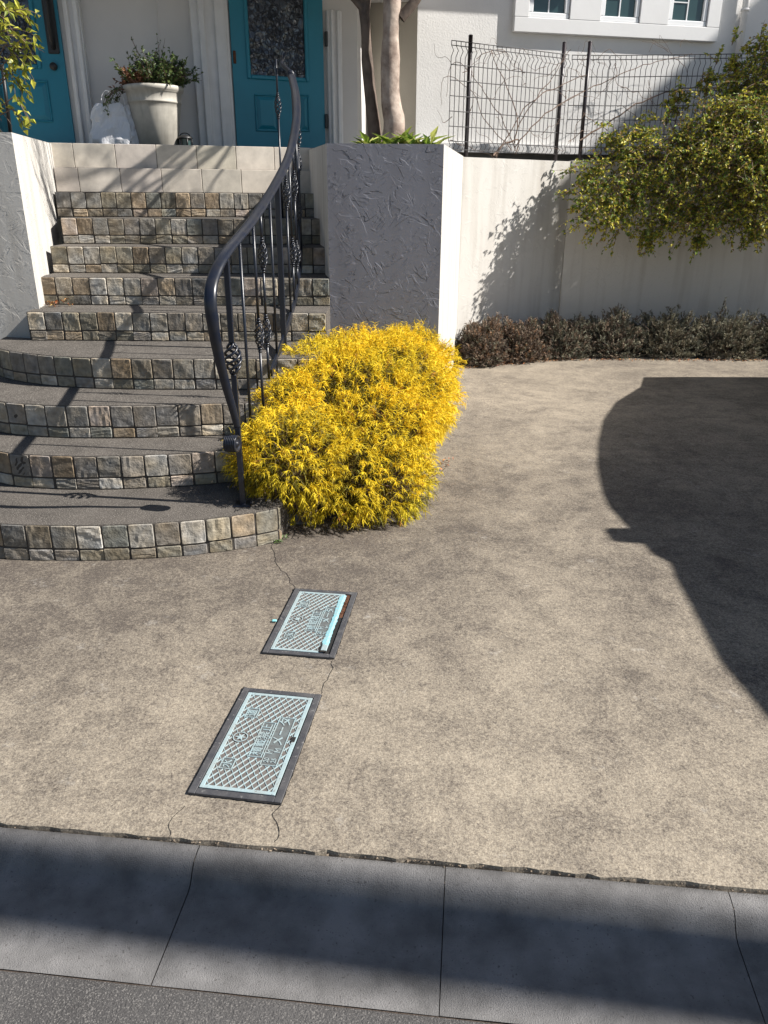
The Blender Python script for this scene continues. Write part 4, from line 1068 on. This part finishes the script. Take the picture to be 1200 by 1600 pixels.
trunk([T(626,28),T(640,12),T(655,-8),T(690,-60)],[.04,.035,.03,.022],MT['bark_dark'],'branch',.08)
tb=MB(); rn4=random.Random(4)
def grow(p,d,ln,r,lev):
    pts=[p]; q=p.copy(); dd=d.normalized()
    for i in range(5): dd=(dd+Vector((rn4.uniform(-.2,.2),rn4.uniform(-.2,.2),rn4.uniform(-.05,.15)))).normalized(); q=q+dd*ln/5; pts.append(q.copy())
    if q.z>2.9 and min(x.z for x in pts)>2.6 or lev==0: tb.tube(pts,[r*(1-.5*i/5) for i in range(6)],6,cap=False)
    if lev<4:
        for k in range(3 if lev else 2): grow(pts[rn4.randint(2,5)],(dd+Vector((rn4.uniform(-.8,.8),rn4.uniform(-.8,.5),rn4.uniform(0,.7)))),ln*.72,r*.55,lev+1)
for e,d in ((t1[-1],Vector((.3,-.35,1))),(t2[-1],Vector((-.4,-.3,1))),(T(590,-80,6.6),Vector((.1,.0,1))),(T(690,-60),Vector((.5,-.4,.8))),(Vector((.05,6.75,3.0)),Vector((.35,-1,.35))),(Vector((.05,6.75,3.2)),Vector((.9,-.9,.5))),(Vector((0,6.8,3.1)),Vector((-.1,-1,.3))),(Vector((.1,6.75,3.3)),Vector((.6,-1.2,.2))),(Vector((-.1,6.2,3.15)),Vector((-.3,-1,.25))),(Vector((-.1,6.3,3.3)),Vector((.1,-1,.15)))):
    grow(e,d,.8,.020,0)
tb.build('crown_branches',MT['bark_dark'],tr,fix=False)
# low leafy plants at the tree's foot
rn5=random.Random(15)
GL=[(.22,.32,.05),(.34,.42,.08),(.12,.20,.04),(.45,.48,.12)]
for k,(x,y,Y,lab) in enumerate([(592,218,5.7,'left of the trunks'),(628,214,5.6,'in front of the thicker trunk'),(662,218,5.6,'near the planter corner')]):
    mb=MB(); c=at_Y(x,y+6,Y); c.z=1.80
    for i in range(26):
        a=rn5.uniform(0,6.28); d=Vector((math.cos(a),math.sin(a),rn5.uniform(.5,1.3))).normalized(); b0=c+Vector((rn5.uniform(-.09,.09),rn5.uniform(-.06,.06),rn5.uniform(.0,.05)))
        s=rn5.uniform(.7,1.2); cc=rn5.choice(GL); leaf(mb,b0,d,Vector((0,0,1)),rn5.uniform(.11,.17),.045,tuple(v*s for v in cc),rn5)
    tag(mb.build('leafy_plant',MT['leaf'],fix=False),'low bright green broad leaved plant '+lab,'plant','green plants at the foot of the tree')
# left shrub with stake
rn6=random.Random(33); lb=MB(); lt=MB()
YG=[(.42,.42,.05),(.52,.50,.07),(.26,.30,.04),(.36,.36,.05),(.16,.2,.03)]
rootL=Vector((-2.62,5.5,1.72))
for (x,y,ang,l,nl) in [(15,30,.3,.3,26),(5,60,.6,.32,30),(30,20,.2,.26,20),(0,10,0,.3,24),(30,70,-.3,.25,22),(10,90,-.3,.22,18),(35,110,-.7,.2,12),(5,130,-1,.2,8),(45,150,-.9,.18,12),(40,170,-.6,.16,10),(5,165,-.2,.2,8),(10,190,-.6,.16,8),(-20,50,.2,.4,20),(-30,120,.2,.4,20),(50,100,-.4,.14,8),(55,60,-.6,.14,8)]:
    c=at_Y(x-22,y,5.5); P=[rootL,rootL.lerp(c,.5)+Vector((-.08,0,.05)),c]
    lt.tube(catmull(P,5),.0035,4,cap=False)
    for k in range(3): twigleaves(lb,lt,c,Vector((.6+rn6.uniform(-.4,.4),rn6.uniform(-.6,.4),ang+rn6.uniform(-.4,.4))),l*rn6.uniform(.7,1.1),rn6,YG,.055,.030,int(nl*.42),droop=.15)
ls=empty('leafy_shrub',(-2.62,5.5,1.72),'yellow leaved shrub in front of the left teal door at the top of the wall','shrub')
lb.build('foliage',MT['leaf'],ls,fix=False); lt.build('branch',MT['twig'],ls,fix=False)
sk_=MB(); a=at_Y(3,100,5.75); a2=at_Y(17,212,5.75); sk_.tube([a2,a],.012,6); tag(sk_.build('plant_stake',MT['black']),'thin black stake standing in front of the left teal door','stake')

# ================================================================ FENCE
fence=empty('wire_fence',(1.5,8.6,1.9),'dark welded wire mesh fence with black posts on top of the beige wall','fence')
FA=Vector((.74,8.06)); 
def fw_pt(A,B,s,z): d=(B-A).normalized(); p=A+d*s; return Vector((p.x,p.y,z))
FZ0,FZ1=1.955,2.86
f0=at_Y(703,150,8.05); F0=Vector((f0.x,8.05)); f1=at_Y(886,150,8.84); F1=Vector((f1.x,8.84)); f2=at_Y(946,150,8.92); F2=Vector((f2.x,8.92)); F3=Vector((6.2,9.2))
def panel(A,B,zt0,zt1):
    mb=MB(); d=(B-A); Ln=d.length; d.normalize(); n=Vector((d.y,-d.x)); r=.0033
    nv=int(round(Ln/.055))
    zf=lambda s:zt0+(zt1-zt0)*s/Ln
    prof=lambda z1:[(0,FZ0),(0,FZ0+.01),(.03,FZ0+.045),(0,FZ0+.08),(0,z1-.13),(.035,z1-.085),(0,z1-.04),(0,z1)]
    for i in range(nv+1):
        s=Ln*i/nv; p=A+d*s; z1=zf(s); mb.tube([(p.x+n.x*o,p.y+n.y*o,z) for o,z in prof(z1)],r,4,cap=False)
    zs=[FZ0+.01,FZ0+.08]; k=FZ0+.08+.16
    rows=5
    for q in range(rows): zs.append(None)
    for j in range(3+rows+1):
        if j==0: h=lambda s:FZ0+.01
        elif j==1: h=lambda s:FZ0+.08
        elif j==3+rows: h=lambda s:zf(s)-.003
        elif j==2+rows: h=lambda s:zf(s)-.04
        else:
            fr=(j-1)/(rows+.6); h=lambda s,fr=fr:(FZ0+.08)+(zf(s)-.13-FZ0-.08)*fr*1.02
        o=.004
        mb.tube([(A.x+n.x*o,A.y+n.y*o,h(0)),(B.x+n.x*o,B.y+n.y*o,h(Ln))],r*1.15,4,cap=False)
    return mb.build('mesh_panel',MT['wire'],fence,fix=False)
panel(F0,F1-(F1-F0).normalized()*.02,2.86,2.87); panel(F1+Vector((.02,0)),F2,2.87,2.88); panel(F2+Vector((.01,.0)),F3,2.88,2.98)
for (x,yt,Y) in ((735,57,8.22),(881,68,8.83),(921,67,8.90)):
    p=at_Y(x,yt,Y); mb=MB(); mb.tube([(p.x,Y-.03,1.86),(p.x,Y-.03,p.z)],.020,12); mb.lathe([(.0205,-.002),(.022,0),(.018,.008),(0,.009)],(p.x,Y-.03,p.z),12); mb.build('post',MT['fencepost'],fence)
for X in (4.6,6.1):
    mb=MB(); mb.tube([(X,9.08,1.86),(X,9.08,2.95)],.020,12); mb.build('post',MT['fencepost'],fence)

# ================================================================ PORCH THINGS
pc=at_Y(248,226,7.22); pot=empty('potted_plant',(pc.x,7.22,1.9),'straggly green and brown plant in a large cream pot on the porch','potted plant')
mb=MB(); s_=1.0
mb.lathe([(0,0),(.155,0),(.158,.012),(.16,.03),(.164,.034),(.207,.31),(.210,.345),(.218,.349),(.219,.357),(.216,.362),(.222,.425),(.240,.437),(.245,.455),(.243,.472),(.226,.476),(.216,.44)],(pc.x,7.22,1.9),40)
mb.build('pot',MT['pot'],pot)
mb=MB(); mb.lathe([(.217,.44),(0,.45)],(pc.x,7.22,1.9),24); mb.build('soil',MT['soil'],pot)
rn7=random.Random(8); lb=MB(); lt=MB()
PG=[(.07,.12,.04),(.10,.15,.04),(.05,.08,.03),(.13,.17,.05)]; PBn=[(.20,.09,.045),(.15,.07,.04),(.26,.12,.06)]
for i in range(290):
    a=rn7.uniform(0,6.28); r_=.17*math.sqrt(rn7.random()); b0=Vector((pc.x+r_*math.cos(a),7.22+r_*math.sin(a),2.35))
    d=Vector((r_*math.cos(a)*4+rn7.uniform(-.4,.4),r_*math.sin(a)*3,rn7.uniform(.5,1.2)))
    brown = (b0.x<pc.x-.02 and rn7.random()<.75); 
    twigleaves(lb,lt,b0,d,rn7.uniform(.14,.30) if not brown else rn7.uniform(.10,.18),rn7,PBn if brown else PG,.032,.019,18,droop=.06)
for i in range(9): twigleaves(lb,lt,Vector((pc.x-.2,7.14+rn7.uniform(-.1,.1),2.34)),Vector((-.8,-.2,rn7.uniform(-.2,.6))),.26,rn7,PG,.024,.015,16,droop=.32)
for i in range(5): twigleaves(lb,lt,Vector((pc.x-.02+rn7.uniform(-.05,.15),7.22,2.45)),Vector((rn7.uniform(-.3,.4),0,1)),.30,rn7,PG,.022,.014,9,droop=.02)
lb.build('foliage',MT['leaf'],pot,fix=False); lt.build('stem',MT['twig'],pot,fix=False)
# plastic bag
bc=at_Y(180,226,7.12); bg_=MB(); NJ=56; prof_=[(0,.0),(.20,.0),(.222,.03),(.225,.07),(.215,.11),(.20,.15),(.19,.19),(.175,.23),(.165,.27),(.155,.31),(.14,.33)]
vs=[];fs=[]
for i,(r_,z) in enumerate(prof_):
    for j in range(NJ):
        a=2*math.pi*j/NJ; rr=r_*(1+.16*noise.noise(Vector((math.cos(a)*2,math.sin(a)*2,z*9)))+.13*noise.noise(Vector((math.cos(a)*5,math.sin(a)*5,z*24)))); zz=1.9+z+(.035*noise.noise(Vector((math.cos(a)*2,math.sin(a)*2,3))) if i>3 else 0)
        vs.append((bc.x-.0+rr*math.cos(a)*(1.0),7.16+rr*math.sin(a)*.55,zz))
for i in range(len(prof_)-1):
    for j in range(NJ): fs.append((i*NJ+j,i*NJ+(j+1)%NJ,(i+1)*NJ+(j+1)%NJ,(i+1)*NJ+j))
bg_.add(vs,fs,smooth=False)
bag=empty('plastic_bag',(bc.x,7.16,1.9),'crumpled white plastic carrier bag standing left of the porch pot','bag')
bg_.build('bag_body',MT['bag'],bag)
for dx in (-.02,.07):
    h=MB(); c0=Vector((bc.x+dx,7.12,2.21)); pts=[c0+Vector((-.05,0,0)),c0+Vector((-.045,0,.08)),c0+Vector((0,0,.125)),c0+Vector((.04,0,.08)),c0+Vector((.05,0,0))]
    h.sweep(catmull(pts,5),[(-.002,-.008),(.002,-.008),(.002,.008),(-.002,.008)],ref=Vector((0,1,0))); h.build('handle',MT['bag'],bag)
# small black lantern
lc=at_Y(290,226,7.2); la=empty('black_lantern',(lc.x,7.2,1.9),'small black lantern on the porch floor right of the pot','lantern')
mb=MB(); mb.lathe([(0,0),(.065,0),(.068,.01),(.058,.02),(.058,.02)],(lc.x,7.2,1.9),20); mb.lathe([(.06,.085),(.064,.09),(.05,.105),(.02,.115),(0,.116)],(lc.x,7.2,1.9),20)
for k in range(6):
    a=k*math.pi/3; mb.tube([(lc.x+.055*math.cos(a),7.2+.055*math.sin(a),1.915),(lc.x+.055*math.cos(a),7.2+.055*math.sin(a),1.99)],.006,6)
mb.build('body',MT['black'],la)
mb=MB(); mb.tube([(lc.x+.045*math.cos(a),7.2,2.0+.03*math.sin(a)) for a in [math.pi*k/10 for k in range(11)]],.004,6); mb.build('handle',MT['black'],la)
mb=MB(); mb.lathe([(.045,.02),(.045,.085)],(lc.x,7.2,1.9),16); mb.build('glass',MT['glass'],la)

# fallen leaves on the fourth tread and along the bed, weeds by the first step
def litter(pts_fn,n,rnd,name,label,sz=.02):
    mb=MB()
    for i in range(n):
        p=pts_fn(); d=Vector((rnd.uniform(-1,1),rnd.uniform(-1,1),rnd.uniform(-.1,.3))).normalized(); s=rnd.uniform(.6,1.5)
        c=rnd.choice([(1,1,1),(.7,.6,.5),(1.4,1.3,1.1),(.5,.45,.4)]); leaf(mb,p,d,Vector((rnd.uniform(-.3,.3),rnd.uniform(-.3,.3),1)),sz*s,sz*.6*s,tuple(v*rnd.uniform(.7,1.2) for v in c),rnd,fold=.4)
    return tag(mb.build(name,MT['deadleaf'],fix=False),label,kind='stuff')
rn8=random.Random(2)
def f_a():
    p=at_z(80,428,RZ*5); return Vector((-2.16+abs(rn8.gauss(0,.06)),5.10-abs(rn8.gauss(0,.05)),RZ*5+.004+rn8.uniform(0,.035)))
tag(litter(f_a,36,rn8,'fallen_leaves','dry brown leaves piled in the corner of the fifth tread by the left wall',.024),cat='leaves')
def f_b():
    x=rn8.uniform(.75,4.5); yb=7.44+(x-.75)*.42 if x<1.9 else 7.9
    return Vector((x,yb-abs(rn8.gauss(0,.04)),.010+rn8.uniform(0,.006)))
tag(litter(f_b,420,rn8,'leaf_litter','thin brown leaf litter along the front of the juniper bed',.018),cat='leaves')
def f_c():
    t=rn8.random(); return Vector((-.02+.45*t+rn8.gauss(0,.02),3.60+1.0*t+rn8.gauss(0,.03),.010+rn8.uniform(0,.005)))
tag(litter(f_c,110,rn8,'leaf_litter','brown leaf litter along the driveway side of the golden bush',.016),cat='leaves')
wd_=MB()
for i in range(40):
    c=at_z(rn8.uniform(424,448),rn8.uniform(838,850),.006); a=rn8.uniform(0,6.28); d=Vector((math.cos(a),math.sin(a),rn8.uniform(.4,1.4))).normalized()
    leaf(wd_,c,d,Vector((0,0,1)),rn8.uniform(.012,.03),.009,rn8.choice([(.08,.14,.04),(.12,.2,.05),(.06,.1,.03)]),rn8)
tag(wd_.build('weed',MT['leaf'],fix=False),'small green weed growing at the right end of the bottom step','plant')

def chips(n,fn,name,label,mt,smin,smax,rnd,par=None):
    mb=MB()
    for i in range(n):
        c=fn(); s=rnd.uniform(smin,smax); vs=[c+Vector((rnd.uniform(-1,1)*s,rnd.uniform(-1,1)*s,rnd.uniform(-.3,.9)*s)) for _ in range(5)]
        k=rnd.uniform(.5,1.3); mb.add(vs,[(0,1,2),(0,2,3),(0,3,4),(1,2,3),(2,3,4),(0,1,4)],col=(k,k*.95,k*.88))
    return tag(mb.build(name,mt,fix=False),label,kind='stuff')
MT['grit']=mat('stone_grit',(.24,.20,.16),.95,tone=True)
def f_d():
    while True:
        s=rn8.uniform(-.3,2.2)
        if noise.noise(Vector((s*3.1,9,1)))+rn8.uniform(-.5,.3)>-.05: break
    return Vector(kp(s,-.012+rn8.gauss(0,.006),-.004))
tag(chips(520,f_d,'joint_grit','crumbled grit along the joint between driveway and kerb',MT['grit'],.0015,.005,rn8),cat='grit')
tag(chips(150,lambda:Vector((rn8.uniform(-1.4,2.4),rn8.uniform(1.5,6.5),.004)),'loose_grit','scattered tiny grit on the driveway',MT['grit'],.001,.0032,rn8),cat='grit')
# ================================================================ OUTSIDE THE FRAME (they cast the shadows seen)
# concrete utility pole beside the gutter
up_=empty('utility_pole',(7.0,.33,-.06),'tall round grey concrete utility pole standing by the gutter','pole')
PX,PY=7.0,.335
mb=MB(); mb.lathe([(.160,0),(.088,10.5),(0,10.52)],(PX,PY,-.06),28); mb.build('shaft',MT['pole'],up_)
for k in range(14):
    z=2.2+k*.45; s=1 if k%2 else -1; b=MB(); b.tube([(PX+s*.1,PY,z),(PX+s*.32,PY,z)],.009,6); b.build('step_bolt',MT['wire'],up_)
b=MB(); b.box(PX-.9,PX+.9,PY-.05,PY+.05,9.4,9.5); b.build('crossarm',MT['wire'],up_)
# van parked at the right, nose towards the wall
van=empty('parked_van',(4.6,4.2,0),'silver one box van parked along the right side of the driveway','van')
XS=3.72
shp=[(2.39,7.06),(2.24,6.66),(1.87,6.10),(1.62,5.55),(1.42,4.93),(1.29,4.43),(1.21,4.01),(1.19,3.80),(1.20,3.65),(1.23,3.2),(1.28,3.11),(1.25,2.96),(1.23,2.75),(1.20,2.50),(1.18,2.32),(1.19,2.15),(1.20,1.98)]
tz=math.tan(R(SUN_EL)); cs,sn=math.cos(R(SUN_OFF)),math.sin(R(SUN_OFF))
ol=[]
for sx,sy in shp:
    d=(XS-sx)/cs; ol.append((sy-d*sn,d*tz))
pf=[(6.93,.28),(6.97,.75)]+ol+[(1.45,2.07),(.95,2.05),(.68,1.9),(.60,1.1),(.60,.3)]
mb=MB()
XO=[(0.0,0),(.02,.03),(1.68,.03),(1.70,0)]
n=len(pf); cy=sum(p[0] for p in pf)/n
vs=[]
for (xo,ins) in XO:
    for (y,z) in pf: vs.append((XS+xo,y+(-ins if y>cy else ins)*(-1 if False else 0),z+(ins*.6 if z>1.3 else 0)))
fs=[tuple(range(n-1,-1,-1)),tuple(range(3*n,4*n))]
for k in range(3):
    for i in range(n): fs.append((k*n+i,k*n+(i+1)%n,(k+1)*n+(i+1)%n,(k+1)*n+i))
mb.add(vs,fs); mb.build('body',MT['van'],van)
d0=(XS-1.08)/cs; zt_=d0*tz
b=MB(); y0=3.34-d0*sn; b.cbox(XS-.02,XS+1.72,y0,y0+.17,2.02,zt_,.02); b.build('roof_shadow_box',MT['black'],van)  # unseen box added on the roof to cast the nub in the shadow
for y in (1.55,5.75):
    for x in (XS-.02,XS+1.52):
        b=MB(); b.tube([(x,y,.32),(x+.2,y,.32)],.32,28); wo_=b.build('wheel',MT['tyre'],van)
        b=MB(); b.tube([(x-.006,y,.32),(x+.206,y,.32)],.2,20); b.build('rim',MT['wire'],wo_)
for a_,b_ in ((1.0,2.4),(2.5,4.0),(4.1,5.3)):
    b=MB(); b.cbox(XS-.006,XS+.004,a_,b_,1.15,1.75,.003); b.build('side_window',MT['glass'],van)
b=MB(); b.cbox(XS-.16,XS-.0,5.45,5.60,1.05,1.28,.03); b.build('door_mirror',MT['black'],van)
# unseen plain house added at the right, sized to shade the bay
nh=empty('neighbour_shade_house',(17,11,0),'tall plain unseen house added beyond the right edge for its shadow','house')
mb=MB(); mb.prism([(14,7.15),(22,7.15),(22,16),(14,16)],-.1,11.7); mb.build('wall',MT['stucco_white'],nh)
mb=MB(); mb.prism([(13.85,7.0),(22.2,7.0),(22.2,16.2),(13.85,16.2)],11.7,11.9); mb.build('roof',MT['dado'],nh)
for k in range(3):
    b=MB(); b.cbox(13.96,14.0+.01,8.2+2.5*k,9.4+2.5*k,6,7.4,.01); b.build('window',MT['glass'],nh)
print('faces',sum(len(o.data.polygons) for o in bpy.data.objects if o.type=='MESH'))
